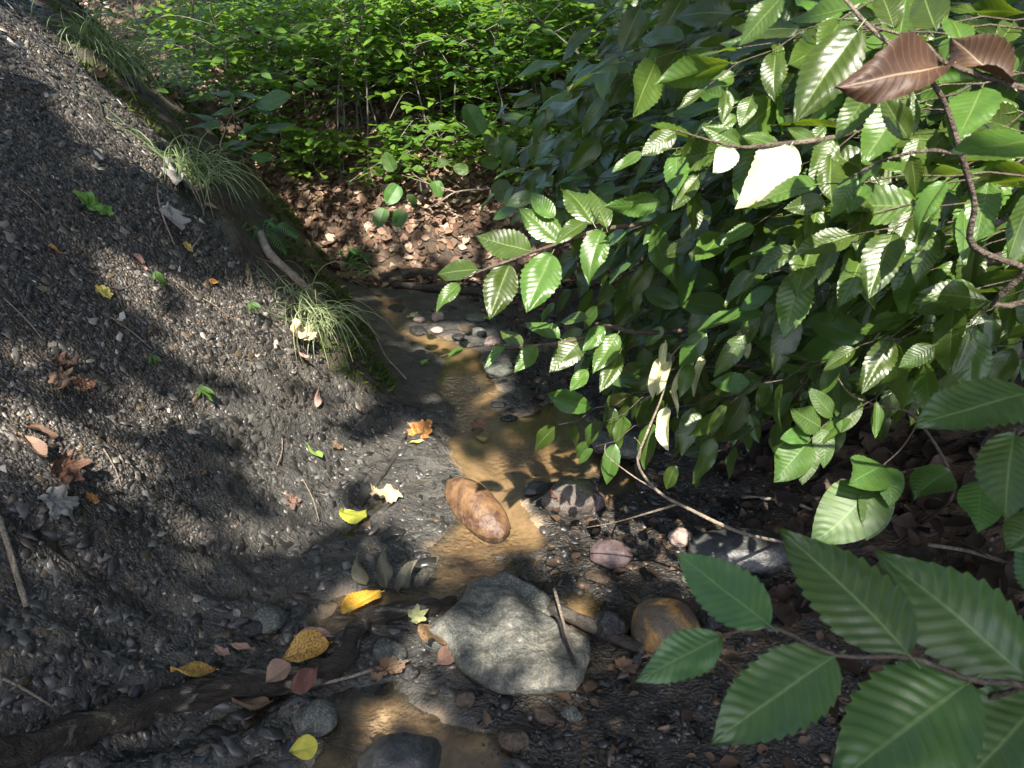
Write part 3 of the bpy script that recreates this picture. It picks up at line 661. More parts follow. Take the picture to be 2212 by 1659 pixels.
# lit spray in the middle
b1 = branch(beech, "branch", [([trunk_at(1.0)] + P_([(1750, 500, 1.75), (1700, 490, 1.62), (1600, 487, 1.5), (1477, 479, 1.42), (1418, 481, 1.40), (1300, 496, 1.36), (1199, 528, 1.34), (1064, 576, 1.33), (1000, 600, 1.33)]), 0.010, 0.0012)])
for k, (b, t, w) in enumerate([((1145, 542), (1027, 512), 1.15), ((1032, 583), (939, 582), 1.1), ((992, 614), (937, 658), .95), ((1100, 571), (1052, 689), 1.05), ((1192, 549), (1131, 674), 1.15), ((1209, 521), (1124, 444), 1.05),
        ((1282, 483), (1222, 382), 1.15), ((1310, 493), (1278, 400), .85), ((1300, 498), (1262, 594), 1.1), ((1265, 479), (1199, 517), .9), ((1195, 470), (1142, 415), .9)]):
    c = to_cam(at(*b, 1.34)); px_leaf(b1, b, t, 1.34, 1.30 if t[1] > b[1] else 1.37, BL, nrm=UP * 0.6 + c * 0.6 + rng.normal(0, 0.1, 3), wid=w)
LIT_AIR += [(at(1090, 560, 1.34), 0.09), (at(1180, 540, 1.34), 0.09), (at(1250, 450, 1.34), 0.08), (at(1000, 590, 1.33), 0.07)]
b2 = branch(beech, "branch", [([trunk_at(0.75)] + P_([(1750, 690, 1.9), (1600, 700, 1.75), (1400, 719, 1.62), (1303, 705, 1.58), (1258, 731, 1.55), (1159, 746, 1.55), (1091, 745, 1.55), (1030, 748, 1.56), (950, 770, 1.56)]), 0.008, 0.001)])
for k, (b, t, w) in enumerate([((1128, 746), (1079, 715), 1.0), ((1159, 746), (1110, 806), 1.0), ((1209, 731), (1135, 687), 1.05), ((1258, 731), (1189, 805), 1.05), ((1303, 705), (1262, 757), 1.0), ((1334, 722), (1279, 809), 1.0), ((1268, 687), (1192, 684), 1.0), ((1091, 745), (1043, 790), .7), ((1268, 799), (1230, 847), 1.0), ((1340, 760), (1300, 850), .9), ((1000, 752), (965, 770), .6)]):
    c = to_cam(at(*b, 1.55)); px_leaf(b2, b, t, 1.55, 1.52 if t[1] > b[1] else 1.58, BL, nrm=UP * 0.6 + c * 0.6 + rng.normal(0, 0.12, 3), wid=w)
LIT_AIR += [(at(1120, 760, 1.55), 0.08), (at(1220, 750, 1.55), 0.09), (at(1290, 750, 1.55), 0.07)]
# upper lit twig with the blown out leaf
b3 = branch(beech, "branch", [([trunk_at(1.3)] + P_([(2000, 250, 1.4), (1898, 263, 1.12), (1799, 298, 1.02), (1653, 314, .96), (1586, 316, .95), (1458, 281, .96)]), 0.008, 0.001)])
o = px_leaf(b3, (1707, 316), (1628, 432), .97, .93, BLP, nrm=to_cam(at(1660, 370, .95)) * 0.7 + SUN * 0.6, wid=.86, k=0); o["label"] = "pale leaf lit white by the sun"
o = px_leaf(b3, (1582, 320), (1545, 372), .95, .93, BLP, nrm=to_cam(at(1560, 350, .95)) * 0.7 + SUN * 0.6, wid=.95, k=1)
LIT_AIR += [(at(1667, 375, .95), 0.10), (at(1560, 345, .95), 0.05)]
for b, t, w in [((1460, 283), (1385, 333), 1.0), ((1600, 315), (1520, 270), 1.0), ((1680, 314), (1600, 290), .9), ((1760, 308), (1700, 275), .9), ((1590, 250), (1545, 280), 1.1), ((1625, 205), (1600, 275), 1.0), ((1570, 195), (1565, 262), 1.0), ((1800, 300), (1755, 400), 1.0), ((1890, 270), (1860, 330), .9), ((1860, 350), (1900, 400), 1.0), ((1985, 300), (1960, 390), 1.0), ((2040, 290), (1990, 350), 1.0)]:
    c = to_cam(at(*b, 1.0)); px_leaf(b3, b, t, 1.0, .99, BL, nrm=UP * 0.5 + c * 0.6 + rng.normal(0, 0.2, 3), wid=w)
LIT_AIR += [(at(1430, 310, .98), 0.07), (at(1870, 330, .98), 0.05), (at(1560, 290, .98), 0.05), (at(1980, 345, .98), 0.05)]

# mass: twigs with alternate leaves
MASS = [(1290, -40), (1330, 90), (1180, 190), (1130, 320), (1180, 430), (1330, 470), (1330, 640), (1220, 700), (1260, 830), (1400, 900), (1540, 960), (1700, 900), (1850, 830), (2000, 870), (2260, 780), (2260, -40)]
mx = np.array([p[0] for p in MASS]); my = np.array([p[1] for p in MASS])
def mass_depth(px, py): return float(np.interp(px, [1130, 1350, 1550, 1800, 2212], [2.0, 1.52, 1.2, 1.0, 0.93])) + (0.18 if py > 550 else 0.0)
boughs = []
for z0, wp in [(1.75, [(2100, 40, 2.0), (1700, 60, 1.75), (1330, 130, 2.1)]), (1.5, [(2150, 180, 1.8), (1750, 190, 1.6), (1400, 170, 1.95), (1220, 240, 2.2)]), (1.3, [(2100, 320, 1.7), (1750, 360, 1.6), (1450, 320, 1.8), (1200, 350, 2.2)]),
               (1.1, [(2200, 470, 1.5), (1850, 470, 1.5), (1500, 420, 1.7), (1300, 400, 1.9)]), (0.95, [(2140, 560, 1.35), (2009, 598, 1.35), (1874, 676, 1.4), (1780, 780, 1.45), (1700, 870, 1.5)]),
               (0.8, [(2050, 700, 1.6), (1850, 690, 1.65), (1650, 640, 1.7), (1420, 640, 1.8)]), (0.65, [(2150, 790, 1.5), (1950, 800, 1.6), (1700, 790, 1.7), (1480, 800, 1.85), (1380, 880, 1.9)]), (2.1, [(2200, -60, 1.6), (1900, -80, 1.5), (1600, -50, 1.6)])]:
    boughs.append((branch(beech, "branch", [([trunk_at(z0)] + P_(wp), 0.011, 0.0018)]), [at(*p) for p in wp]))
twigs = []
tries = 0
while len(twigs) < 190 and tries < 6000:
    tries += 1
    px = random.uniform(1130, 2260); py = random.uniform(-40, 980)
    if poly_sd(np.array([px]), np.array([py]), MASS)[0] < 12: continue
    back = random.random(); t = mass_depth(px, py) + (back ** 1.3) * 0.75
    twigs.append((px, py, t))
twigs += [(random.uniform(1480, 2160), random.uniform(10, 430), random.uniform(.84, .98)) for _ in range(9)]
HERO = [(1400, 210, 1900, 450, 1.0), (1340, 680, 1660, 980, 1.58), (920, 360, 1480, 700, 1.40), (1030, 640, 1460, 860, 1.58), (1660, 840, 1990, 1080, 1.32)]
twigs = [q for q in twigs if not any(a <= q[0] <= c and b <= q[1] <= d and q[2] < e + .06 for a, b, c, d, e in HERO)]
HEROPT = [at(1667, 375, .95), at(1560, 345, .95), at(1430, 310, .98), at(1432, 925, 1.53), at(1425, 820, 1.54), at(1090, 560, 1.34), at(1180, 560, 1.34)]
def blocks(q):
    c = at(*q) - np.array([.0, 0, .02]); 
    for h in HEROPT:
        w = c - h; f = float(w @ SUN)
        if f > .02 and np.linalg.norm(w - f * SUN) < .2: return True
    return False
twigs = [q for q in twigs if not blocks(q)]
twigs.sort(key=lambda q: q[2])
leafrec = []
for i, (px, py, t) in enumerate(twigs):
    c = at(px, py, t); low = np.clip((py - 350) / 450, 0, 1)
    ang = math.radians(random.uniform(150, 215)); dirv = np.array([math.cos(ang), random.uniform(-0.35, 0.25), random.uniform(-0.35, 0.12) - 0.35 * low]); dirv /= np.linalg.norm(dirv)
    n = random.randint(6, 9); Lt = 0.045 * n; st = c - dirv * Lt * 0.5; pts = []; bn = UP * (1 - 0.55 * low) + to_cam(c) * (0.45 + 0.4 * low) + rng.normal(0, 0.3, 3); bn -= bn.dot(dirv) * dirv; bn /= np.linalg.norm(bn)
    side = np.cross(dirv, bn)
    for j in range(n + 1):
        f = j / n; pts.append(st + dirv * Lt * f + side * (0.006 if j % 2 else -0.006) - UP * 0.05 * f * f)
    big = min(boughs, key=lambda B: min(np.linalg.norm(c - q) for q in B[1]))
    leafrec.append((big, pts, dirv, bn, side, low, t))
obj_leaves = 0; stuffM = []
twigpaths = {}
for big, pts, dirv, bn, side, low, t in leafrec:
    twigpaths.setdefault(big[0].name, (big[0], []))[1].append(pts)
    for j in range(1, len(pts)):
        s = 1 if j % 2 else -1; last = j == len(pts) - 1
        sp = 0.25 if last else random.uniform(0.75, 1.15)
        ld = dirv * math.cos(sp) + side * s * math.sin(sp) - UP * (random.uniform(0.05, 0.5) + 1.0 * low * random.random()) + rng.normal(0, 0.16, 3); ld /= np.linalg.norm(ld)
        L = random.uniform(0.06, 0.122) * (0.8 if last else 1); nn = bn + rng.normal(0, 0.42, 3); base = pts[j] + ld * 0.008
        if obj_leaves < 270: put_leaf(big[0], base, base + ld * L, BL, nrm=nn, wid=random.uniform(0.85, 1.1)); obj_leaves += 1
        else: stuffM.append((base, ld, nn, L, random.uniform(0.85, 1.1)))
for nm, (b, tl) in twigpaths.items():
    for pts in tl:
        link("twig", mkmesh("twig", localise(tube(pts, np.linspace(0.0017, 0.0007, len(pts)), 4)[0], pts[0]), tube(pts, 0.001, 4)[1], M_TWIG), b, loc=pts[0])
# deeper leaves of the same crown
qx = rng.uniform(1120, 2300, 9000); qy = rng.uniform(-80, 1000, 9000); qm = poly_sd(qx, qy, MASS) > 25
for px, py in list(zip(qx[qm], qy[qm]))[:2300]:
    t = mass_depth(px, py) + random.uniform(0.5, 1.6); low = np.clip((py - 350) / 450, 0, 1)
    base = at(px, py, t)
    if base[2] < float(H(np.array([base[0]]), np.array([base[1]]), False)[0]) + 0.15: continue
    ld = np.array([random.uniform(-1, 0.5), random.uniform(-0.8, 0.5), random.uniform(-0.7, 0.1) - 0.5 * low])
    stuffM.append((base, ld, UP * (1 - 0.4 * low) + to_cam(base) * 0.5 + rng.normal(0, 0.3, 3), random.uniform(0.07, 0.11), random.uniform(0.85, 1.1)))
def stuff_leaves(name, recs, mat, parent, loc, templates, tint=(0., 1.)):
    base = np.array([r[0] for r in recs]); yd = np.array([r[1] for r in recs]); zd = np.array([r[2] for r in recs]); L = np.array([r[3] for r in recs]); w = np.array([r[4] for r in recs])
    M = frames_np(base - np.asarray(loc)[None], yd, zd, L, w); tid = rng.integers(0, len(templates), len(recs)); Vs, Fs, Cs, Us = [], [], [], []; off = 0
    for k, (tV, tF, tu) in enumerate(templates):
        m = tid == k
        if not m.any(): continue
        V, F = batch(tV, tF, M[m]); Vs.append(V); Fs.append(F + off); off += len(V); r = tint[0] + (tint[1] - tint[0]) * rng.random(m.sum())
        Cs.append(np.repeat(np.stack([r, r, r, np.ones_like(r)], 1), len(tV), axis=0)); Us.append(np.tile(tu, (m.sum(), 1)))
    return link(name, mkmesh(name, np.concatenate(Vs), np.concatenate(Fs), mat, uv=np.concatenate(Us), colr={"tint": np.concatenate(Cs)}), parent, loc=loc)
MIDT = [leaf_grid(rows=23, cols=7, seed=k, wmax=random.uniform(.21, .26), fold=random.uniform(.05, .4), droop=random.uniform(0, .4), corr=0.004, shape=(.7, 1.1), petiole=False) for k in range(5)]
M_STUFFLEAF = leaf_material("beech_leaf_mass", (0.036, 0.080, 0.016), (0.10, 0.16, 0.05), (0.22, 0.34, 0.02), 0.20, 0.45, 0.26, spec=0.6, tint=True)
so = stuff_leaves("leaf_mass", stuffM, M_STUFFLEAF, beech, TB, MIDT); so["kind"] = "stuff"

# ------------------------------------------------------------------ small plants on the right: wilted shrub, compound leaf, ovate leaves, vine
def ground_at(x, y): return float(H(np.array([x]), np.array([y]))[0])
sh0 = hit(1790, 1085)
p_root = at(1480, 700, 1.62)
wilt = tag(empty("dead_twig", hit(1700, 1172)), "pale forked dead twig reaching over the stream with sunlit wilted leaves", "twig")
g0 = np.array(WL[wilt.name])
br = branch(wilt, "stem", [([g0] + [at(1600, 1150, 1.62), at(1480, 1095, 1.6), at(1420, 1060, 1.6), at(1378, 1000, 1.58), at(1400, 930, 1.56), at(1432, 850, 1.55), at(1450, 770, 1.55), at(1500, 725, 1.58)], 0.0045, 0.0016),
                           ([at(1460, 1090, 1.6), at(1400, 1108, 1.64), at(1330, 1128, 1.72), at(1262, 1140, 1.80)], 0.003, 0.0012), ([at(1420, 1060, 1.6), at(1370, 1030, 1.6), at(1312, 985, 1.6), at(1308, 960, 1.6)], 0.002, 0.001),
                           ([at(1378, 1000, 1.58), at(1385, 965, 1.58), at(1370, 945, 1.57)], 0.0016, 0.0008)], M_PALETWIG)
for b, t, w in [((1437, 740), (1428, 800), .8), ((1425, 775), (1402, 860), .9), ((1448, 780), (1420, 850), .8), ((1440, 880), (1428, 968), 1.25), ((1480, 790), (1450, 850), .8), ((1500, 730), (1490, 800), .7), ((1600, 710), (1618, 770), 1.3), ((1520, 770), (1490, 850), .8), ((1450, 840), (1470, 900), .7)]:
    px_leaf(wilt, b, t, 1.54, 1.52, WLT, nrm=to_cam(at(*b, 1.54)) + SUN * 0.5 + rng.normal(0, 0.2, 3), wid=w, name="leaf")
LIT_AIR += [(at(1430, 820, 1.54), 0.10), (at(1432, 925, 1.53), 0.07), (at(1500, 800, 1.54), 0.09), (at(1600, 740, 1.54), 0.06)]

h0 = hit(1990, 1130)
hick = tag(empty("hickory_seedling", h0), "seedling with sunlit compound leaflets hanging over the dark right bank", "seedling")
br = branch(hick, "stem", [([h0, at(2060, 1060, 1.45), at(1980, 905, 1.35), at(1890, 875, 1.3), at(1835, 850, 1.3), at(1800, 800, 1.3)], 0.004, 0.0015), ([at(1890, 875, 1.3), at(1800, 905, 1.28), at(1745, 955, 1.27)], 0.0016, 0.0008), ([at(1990, 900, 1.33), at(1950, 965, 1.3), at(1906, 1006, 1.28)], 0.002, 0.001)], M_TWIG)
for b, t, w in [((1772, 923), (1710, 882), 1.0), ((1772, 925), (1792, 1000), .9), ((1745, 957), (1670, 1040), 1.0), ((1745, 957), (1735, 1045), .9), ((1745, 940), (1690, 945), .8), ((1800, 900), (1765, 850), .8), ((1830, 890), (1810, 930), .7), ((1850, 860), (1830, 920), .8)]:
    px_leaf(hick, b, t, 1.27, 1.24, LFL, nrm=to_cam(at(*b, 1.27)) * 0.6 + UP * 0.5 + rng.normal(0, 0.12, 3), wid=w * 1.2)
for b, t, w in [((1906, 1006), (1833, 1042), 1.0), ((1908, 1008), (1940, 1068), 1.0), ((1890, 1045), (1795, 1160), 1.0), ((1890, 1045), (1905, 1150), .9), ((2050, 1020), (1965, 1058), .8), ((2120, 1040), (2110, 1150), .9)]:
    px_leaf(hick, b, t, 1.28, 1.22, LFL, nrm=to_cam(at(*b, 1.27)) * 0.6 + UP * 0.5 + rng.normal(0, 0.12, 3), wid=w * 1.35)
LIT_AIR += [(at(1740, 950, 1.27), 0.08)]

v0 = np.array([0.75, 3.3, ground_at(0.75, 3.3)])
vine = tag(empty("greenbrier_vine", v0), "arching vine with round smooth leaves in front of the leafy slope", "vine")
branch(vine, "stem", [([v0, at(1420, 430, 2.75), at(1300, 398, 2.5), at(1150, 404, 2.4), at(1060, 408, 2.4), at(985, 415, 2.4), at(935, 445, 2.4), at(865, 465, 2.4)], 0.005, 0.0015), ([at(985, 415, 2.4), at(930, 398, 2.4), at(868, 378, 2.4)], 0.002, 0.001), ([at(960, 413, 2.4), at(905, 385, 2.4), at(890, 372, 2.4)], 0.002, 0.001), ([at(1300, 395, 2.5), at(1180, 330, 2.45), at(1100, 318, 2.4)], 0.003, 0.001)], M_PALETWIG)
for b, t in [((1012, 368), (980, 362)), ((1078, 352), (1040, 350)), ((1085, 345), (1120, 330)), ((1075, 390), (1095, 440)), ((1060, 320), (1050, 290)), ((1040, 290), (1005, 225)), ((1065, 300), (1075, 340)), ((940, 390), (950, 425)), ((870, 455), (855, 490)), ((900, 440), (880, 420)), ((965, 345), (945, 360)), ((860, 400), (835, 440)), ((830, 450), (815, 490)), ((850, 370), (830, 330)), ((1100, 320), (1080, 290))]:
    px_leaf(vine, b, t, 2.4, 2.38, RND, nrm=to_cam(at(*b, 2.4)) * 0.7 + UP * 0.5 + rng.normal(0, 0.2, 3), wid=0.9)

# ------------------------------------------------------------------ saplings on the far slope
def low_leaf(seed=0):
    r = random.Random(seed); w = r.uniform(0.25, 0.32); f = r.uniform(0.02, 0.1); d = r.uniform(0.02, 0.15)
    V = [(0, 0, 0), (-w * 0.8, 0.28, f), (0, 0.3, 0), (w * 0.8, 0.28, f), (-w, 0.55, f - d * .3), (0, 0.57, -d * .3), (w, 0.55, f - d * .3), (-w * .5, 0.82, f * .5 - d * .7), (0, .84, -d * .7), (w * .5, .82, f * .5 - d * .7), (0, 1.0, -d)]
    F = [(0, 2, 1), (0, 3, 2), (1, 2, 5), (1, 5, 4), (2, 3, 6), (2, 6, 5), (4, 5, 8), (4, 8, 7), (5, 6, 9), (5, 9, 8), (7, 8, 10), (8, 9, 10)]
    return np.array(V, float), np.array(F), np.zeros((11, 2))
LOWT = [low_leaf(k) for k in range(6)]
def sapling(base, height, spread, nb, label, group, mat=M_UNDER, lean=(0, 0), r0=0.014, leaf=(0.055, 0.085), zlow=0.25, name="sapling", cat="sapling"):
    base = np.asarray(base, float); root = tag(empty(name, base), label, cat, group)
    top = base + [lean[0], lean[1], height]; S = smoothline([base - [0, 0, .05], base + [lean[0] * .3 + random.uniform(-.06, .06), lean[1] * .3, height * .4], base + [lean[0] * .7 + random.uniform(-.06, .06), lean[1] * .7, height * .75], top])
    mb = MB(); mb.add(tube(S, np.linspace(r0, r0 * .3, len(S)), 6)); recs = []
    for i in range(nb):
        f = zlow + (1 - zlow) * (i + random.random()) / nb; p = S[int(f * (len(S) - 1))]; a = random.uniform(0, 2 * math.pi); L = spread * random.uniform(0.5, 1.0) * (1 - 0.45 * f)
        dv = np.array([math.cos(a), math.sin(a), random.uniform(0.0, 0.3)]); e = p + dv * L - UP * 0.12 * L
        path = smoothline([p, p + dv * L * .5 + UP * 0.04, e], 5); mb.add(tube(path, np.linspace(r0 * .3, 0.0015, len(path)), 4))
        sd = np.cross(dv, UP); sd /= np.linalg.norm(sd)
        nt = max(3, int(L / 0.13))
        for t in range(nt):
            q = path[int((0.2 + 0.8 * t / nt) * (len(path) - 1))]; s = 1 if t % 2 else -1; tl = random.uniform(0.12, 0.3) * (1 - 0.4 * t / nt)
            td = dv * 0.6 + sd * s * 0.9 - UP * random.uniform(0, .2); td /= np.linalg.norm(td); m = random.randint(4, 6)
            for j in range(m):
                b = q + td * tl * (j + 1) / m + rng.normal(0, 0.008, 3); s2 = 1 if j % 2 else -1; sd2 = np.cross(td, UP)
                ld = td * 0.6 + sd2 * s2 * 0.9 + rng.normal(0, .15, 3) - UP * random.uniform(-.05, .3)
                recs.append((b, ld, UP + to_cam(b) * .12 + rng.normal(0, .3, 3), random.uniform(*leaf), random.uniform(.85, 1.15)))
    link("trunk", mkmesh("trunk", localise(mb.V, base), mb.F, M_TRUNK), root, loc=base)
    if recs:
        t0 = random.uniform(0, .6); cr = stuff_leaves("crown", recs, mat, root, base, LOWT, (t0, t0 + .4))
    return root
sap_group = "leafy saplings on the far slope"
for py, h, zl, nn_ in [(505, .4, .25, 9), (455, .5, .35, 9), (400, 1.0, .32, 9), (340, .95, .3, 9), (285, .75, .35, 10), (230, .7, .3, 11), (175, .7, .25, 11), (120, .7, .25, 11), (65, .7, .25, 11), (10, .8, .2, 11), (-50, .9, .2, 10)]:
    for kk in range(nn_):
        x_ = 400 + (kk + random.random()) * 1020 / nn_; p = hit(x_, py + random.uniform(-25, 25))
        if p[1] < 4.1 or (py > 430 and x_ < 620) or (py > 480 and x_ < 830): continue
        sapling(p, h * random.uniform(.75, 1.25), .68, 13, "slender leafy sapling among the bright green growth on the far slope", sap_group, lean=(random.uniform(-.2, .2), random.uniform(-.25, .05)), zlow=zl, leaf=(.05, .082), r0=.006)
# herbs and seedlings low on the slope
for i in range(64):
    x = random.uniform(-1.9, 1.6); y = random.uniform(4.15, 6.0); sapling((x, y, ground_at(x, y)), random.uniform(.15, .4), random.uniform(.18, .32), 6, "low green seedling in the brown leaf litter of the far slope", "low seedlings on the far slope", r0=0.004, leaf=(.04, .07), name="seedling", cat="seedling")
for x, y, ln, h, lb in [(1.25, 4.0, -1.15, 1.25, "sapling leaning far left over the head of the stream"), (1.0, 4.6, -.9, 1.5, "tall leaning sapling behind the vine"), (-.95, 4.75, .35, 1.35, "sapling leaning right above the sunlit litter")]:
    sapling((x, y, ground_at(x, y)), h, .8, 20, lb, sap_group, lean=(ln, -.15), zlow=.45, leaf=(.05, .085), r0=.008)
# shrub behind the top of the scree edge
for (px, py, dz, h, sp, nb) in [(130, -10, 0, .7, .5, 12), (220, 60, 0, .7, .5, 12), (300, 120, 0, .7, .5, 12), (370, 190, 0, .7, .5, 12)]:
    p = march(px, py, H); q = p + np.array([0.1, 0.35, 0]); sapling((q[0], q[1], ground_at(q[0], q[1])), h, sp, nb, "small leafy shrub on the mossy lip above the scree, " + {130: "nearest the top left corner", 220: "left of the big grass tuft", 300: "directly above the big grass tuft", 370: "right of the big grass tuft"}[px], "shrubs along the lip of the scree", r0=0.006, name="shrub", cat="shrub")
# pale stemmed seedling on the bank
b0 = march(425, 375, H); tt = (b0[1]) / ray(425, 375)[1]
sg = tag(empty("maple_seedling", b0), "thin pale stemmed seedling with flat leaf tiers on the mossy bank", "seedling")
def PT(l): return [at(x, y, tt) for x, y in l]
branch(sg, "stem", [([b0] + PT([(445, 360), (478, 325), (476, 310), (500, 250), (510, 245)]), 0.004, 0.0015), (PT([(478, 325), (510, 308), (545, 290)]), 0.0018, 0.001), (PT([(505, 247), (500, 215), (505, 200)]), 0.0015, 0.001), (PT([(505, 247), (540, 230), (560, 222)]), 0.0015, 0.001)], M_PALETWIG)
for b, t in [((500, 205), (440, 195)), ((505, 203), (560, 207)), ((505, 205), (480, 222)), ((505, 200), (520, 190)), ((545, 228), (590, 245)), ((550, 225), (630, 208)), ((500, 238), (455, 245)), ((478, 268), (400, 270)), ((460, 262), (415, 240)), ((520, 285), (580, 270)), ((545, 290), (590, 300)), ((560, 280), (660, 280)), ((545, 292), (530, 262)), ((500, 325), (545, 335)), ((500, 322), (560, 310)), ((545, 335), (590, 345)), ((480, 320), (520, 300)), ((440, 362), (405, 360))]:
    px_leaf(sg, b, t, tt, tt - 0.02, LFL, nrm=UP + to_cam(b0) * 0.35 + rng.normal(0, 0.12, 3), wid=1.5)

# ------------------------------------------------------------------ leaf litter
def litter_mesh(name, x, y, parent, Lr, pal, label, lift=0.004, tilt=0.35):
    n = len(x); nr = nrm_arr(x, y) + rng.normal(0, tilt, (n, 3)); z = H(x, y); yd = rng.normal(0, 1, (n, 3)); yd -= (yd * nr).sum(1)[:, None] * nr / (nr * nr).sum(1)[:, None]
    L = rng.uniform(*Lr, n); M = frames_np(np.stack([x, y, z + lift + rng.uniform(0, .012, n)], 1), yd, nr, L, rng.uniform(.9, 1.5, n))
    Vs, Fs, Cs = [], [], []; off = 0; tid = rng.integers(0, 6, n); ci = rng.integers(0, len(pal), n)
    for k in range(6):
        tV, tF, _ = LOWT[k]; tV = tV.copy(); tV[:, 2] += 0.25 * np.abs(tV[:, 0]) + 0.15 * (tV[:, 1] - .5) ** 2; m = tid == k
        V, F = batch(tV, tF, M[m]); Vs.append(V); Fs.append(F + off); off += len(V)
        c = np.array(pal)[ci[m]] * rng.uniform(.65, 1.3, (m.sum(), 1)); Cs.append(np.repeat(np.c_[c, np.ones(m.sum())], len(tV), axis=0))
    o = link(name, mkmesh(name, np.concatenate(Vs), np.concatenate(Fs), M_LITTER, colr={"tint": np.concatenate(Cs)}), parent)
    return tag(o, label, "leaf litter", None, "stuff")
PAL = [(0.19, 0.115, 0.078), (0.27, 0.175, 0.125), (0.11, 0.07, 0.045), (0.36, 0.27, 0.20), (0.07, 0.045, 0.032), (0.21, 0.12, 0.08), (0.13, 0.09, 0.06)]
N = 34000; lx = rng.uniform(-4, 4, N); ly = 3.9 + rng.gamma(1.6, 1.1, N); m = (ly < 11); lz = zones(lx, ly); m &= lz["litter"] > 0.4; m &= (lz["d"] < 0.25) | (ly > 5)
lx2 = rng.uniform(-1.6, 1.3, 8500); ly2 = HY0(lx2) + rng.uniform(-.15, .9, 8500); lx = np.append(lx[m], lx2); ly = np.append(ly[m], ly2)
litter_mesh("leaf_litter", lx, ly, None, (.03, .068), PAL, "brown dead leaf litter covering the far slope")
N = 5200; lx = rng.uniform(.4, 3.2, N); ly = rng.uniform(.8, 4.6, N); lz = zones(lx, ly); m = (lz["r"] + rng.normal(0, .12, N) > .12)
litter_mesh("leaf_litter", lx[m], ly[m], None, (.05, .10), [(0.03, .02, .014), (.05, .032, .022), (.018, .013, .01), (.085, .06, .044)], "dark damp leaf litter under the beech on the right bank")  # damp litter colours, darkened further to stand in for shade under the beech
N = 2600; lx = rng.uniform(-.5, 1.3, N); ly = rng.uniform(.8, 3.6, N); lz = zones(lx, ly); m = (lz["grav"] > .4) & (lz["inp"] < -.015) & (rng.random(N) < .45)
litter_mesh("leaf_litter", lx[m], ly[m], None, (.015, .045), [(.045, .028, .02), (.08, .05, .032), (.03, .022, .018), (.13, .085, .055)], "wet brown leaf scraps strewn over the gravel right of the stream", .003, .2)
N = 1500; lx = rng.uniform(-3, 0, N); ly = rng.uniform(2.6, 5.0, N); lz = zones(lx, ly); m = (lz["moss"] > .5) & (rng.random(N) < .5)
litter_mesh("leaf_litter", lx[m], ly[m], None, (.03, .06), PAL, "scattered brown leaves on the mossy lip of the bank")

# moss tufts along the lip of the bank
N = 42000; mxx = rng.uniform(-3.0, -0.4, N); myy = rng.uniform(2.3, 4.6, N); mz = zones(mxx, myy)
m = (mz["moss"] > .4) & (fbm(mxx * 5, myy * 5, 91, 3) > 0.18); mxx, myy = mxx[m], myy[m]; n = len(mxx)
tV = np.array([(-.12, 0, 0), (.12, 0, 0), (.08, .6, .1), (-.08, .6, .1), (0, 1, .22)], float); tF = np.array([(0, 1, 2), (0, 2, 3), (3, 2, 4)])
yd = nrm_arr(mxx, myy) * .5 + rng.normal(0, .6, (n, 3)) + np.array([.2, -.2, .1]); M = frames_np(np.stack([mxx, myy, H(mxx, myy)], 1), yd, rng.normal(0, 1, (n, 3)), rng.uniform(.015, .045, n), np.ones(n) * 1.2)
V, F = batch(tV, tF, M); r = np.clip(rng.random(n) * .6 + .4 * (fbm(mxx * 3, myy * 3, 95, 2) > 0), 0, 1)
tag(link("moss", mkmesh("moss", V, F, M_MOSS, colr={"tint": np.repeat(np.stack([r, r, r, np.ones(n)], 1), 5, axis=0)})), "green moss growing along the lip of the left bank", "moss", None, "stuff")

# ------------------------------------------------------------------ grass tufts, ferns, seedlings on the bank
def ribbon(P, w0, nrm):
    P = np.asarray(P); m = len(P); T = np.gradient(P, axis=0); V = []; F = []
    for i in range(m):
        s = np.cross(T[i], nrm); s /= np.linalg.norm(s) + 1e-9; w = w0 * (1 - (i / (m - 1)) ** 1.5) + 0.0002
        V += [P[i] - s * w, P[i] + s * w]
    for i in range(m - 1): F.append([2 * i, 2 * i + 1, 2 * i + 3, 2 * i + 2])
    return V, F
def grass(px, py, nbl, L, dirv, spread, label, wd=0.0021, dry=0.25, zoff=0.03):
    b = hit(px, py) + np.array([0, 0.0, zoff]); mb = MB(); tints = []
    for i in range(nbl):
        s = b + np.append(rng.normal(0, spread, 2), 0); s[2] = max(ground_at(s[0], s[1]) - 0.005, s[2] - 0.05)
        d0 = np.array([random.gauss(0, .45), random.gauss(-.1, .4), random.uniform(.5, 1.1)]); g = np.asarray(dirv) + rng.normal(0, .22, 3); l = L * random.uniform(.45, 1.05)
        P = []; p = s.copy(); v = d0 / np.linalg.norm(d0); g = g / np.linalg.norm(g)
        for j in range(9):
            P.append(p.copy()); p = p + v * l / 8; v = v + g * 0.42; v /= np.linalg.norm(v)
            zg = ground_at(p[0], p[1]) + 0.008
            if p[2] < zg: p[2] = zg
        V, F = ribbon(P, wd * random.uniform(.7, 1.2), to_cam(b) + rng.normal(0, .4, 3)); mb.add((V, F)); tints += [random.random() * .6 + (.4 if random.random() < dry else 0)] * len(V)
    t = np.array(tints); o = link("grass_tuft", mkmesh("grass_tuft", localise(mb.V, b), np.array(mb.F), M_GRASS, colr={"tint": np.stack([t, t, t, np.ones_like(t)], 1)}), None, loc=b)
    return tag(o, label, "grass", "grass tufts on the left bank")
grass(255, 150, 230, .46, (.45, -.5, -1), .05, "largest drooping grass tuft, at the top of the scree edge", dry=.1)
grass(425, 385, 110, .36, (.3, -.45, -1), .035, "drooping grass tuft under the pale stemmed seedling", dry=.15)
grass(690, 690, 90, .30, (.3, -.45, -1), .03, "sunlit straw and green grass tuft hanging near the water", dry=.6)
grass(760, 590, 50, .22, (.6, -.2, -.5), .04, "small arching grass tuft by the far bend of the stream", dry=.2)
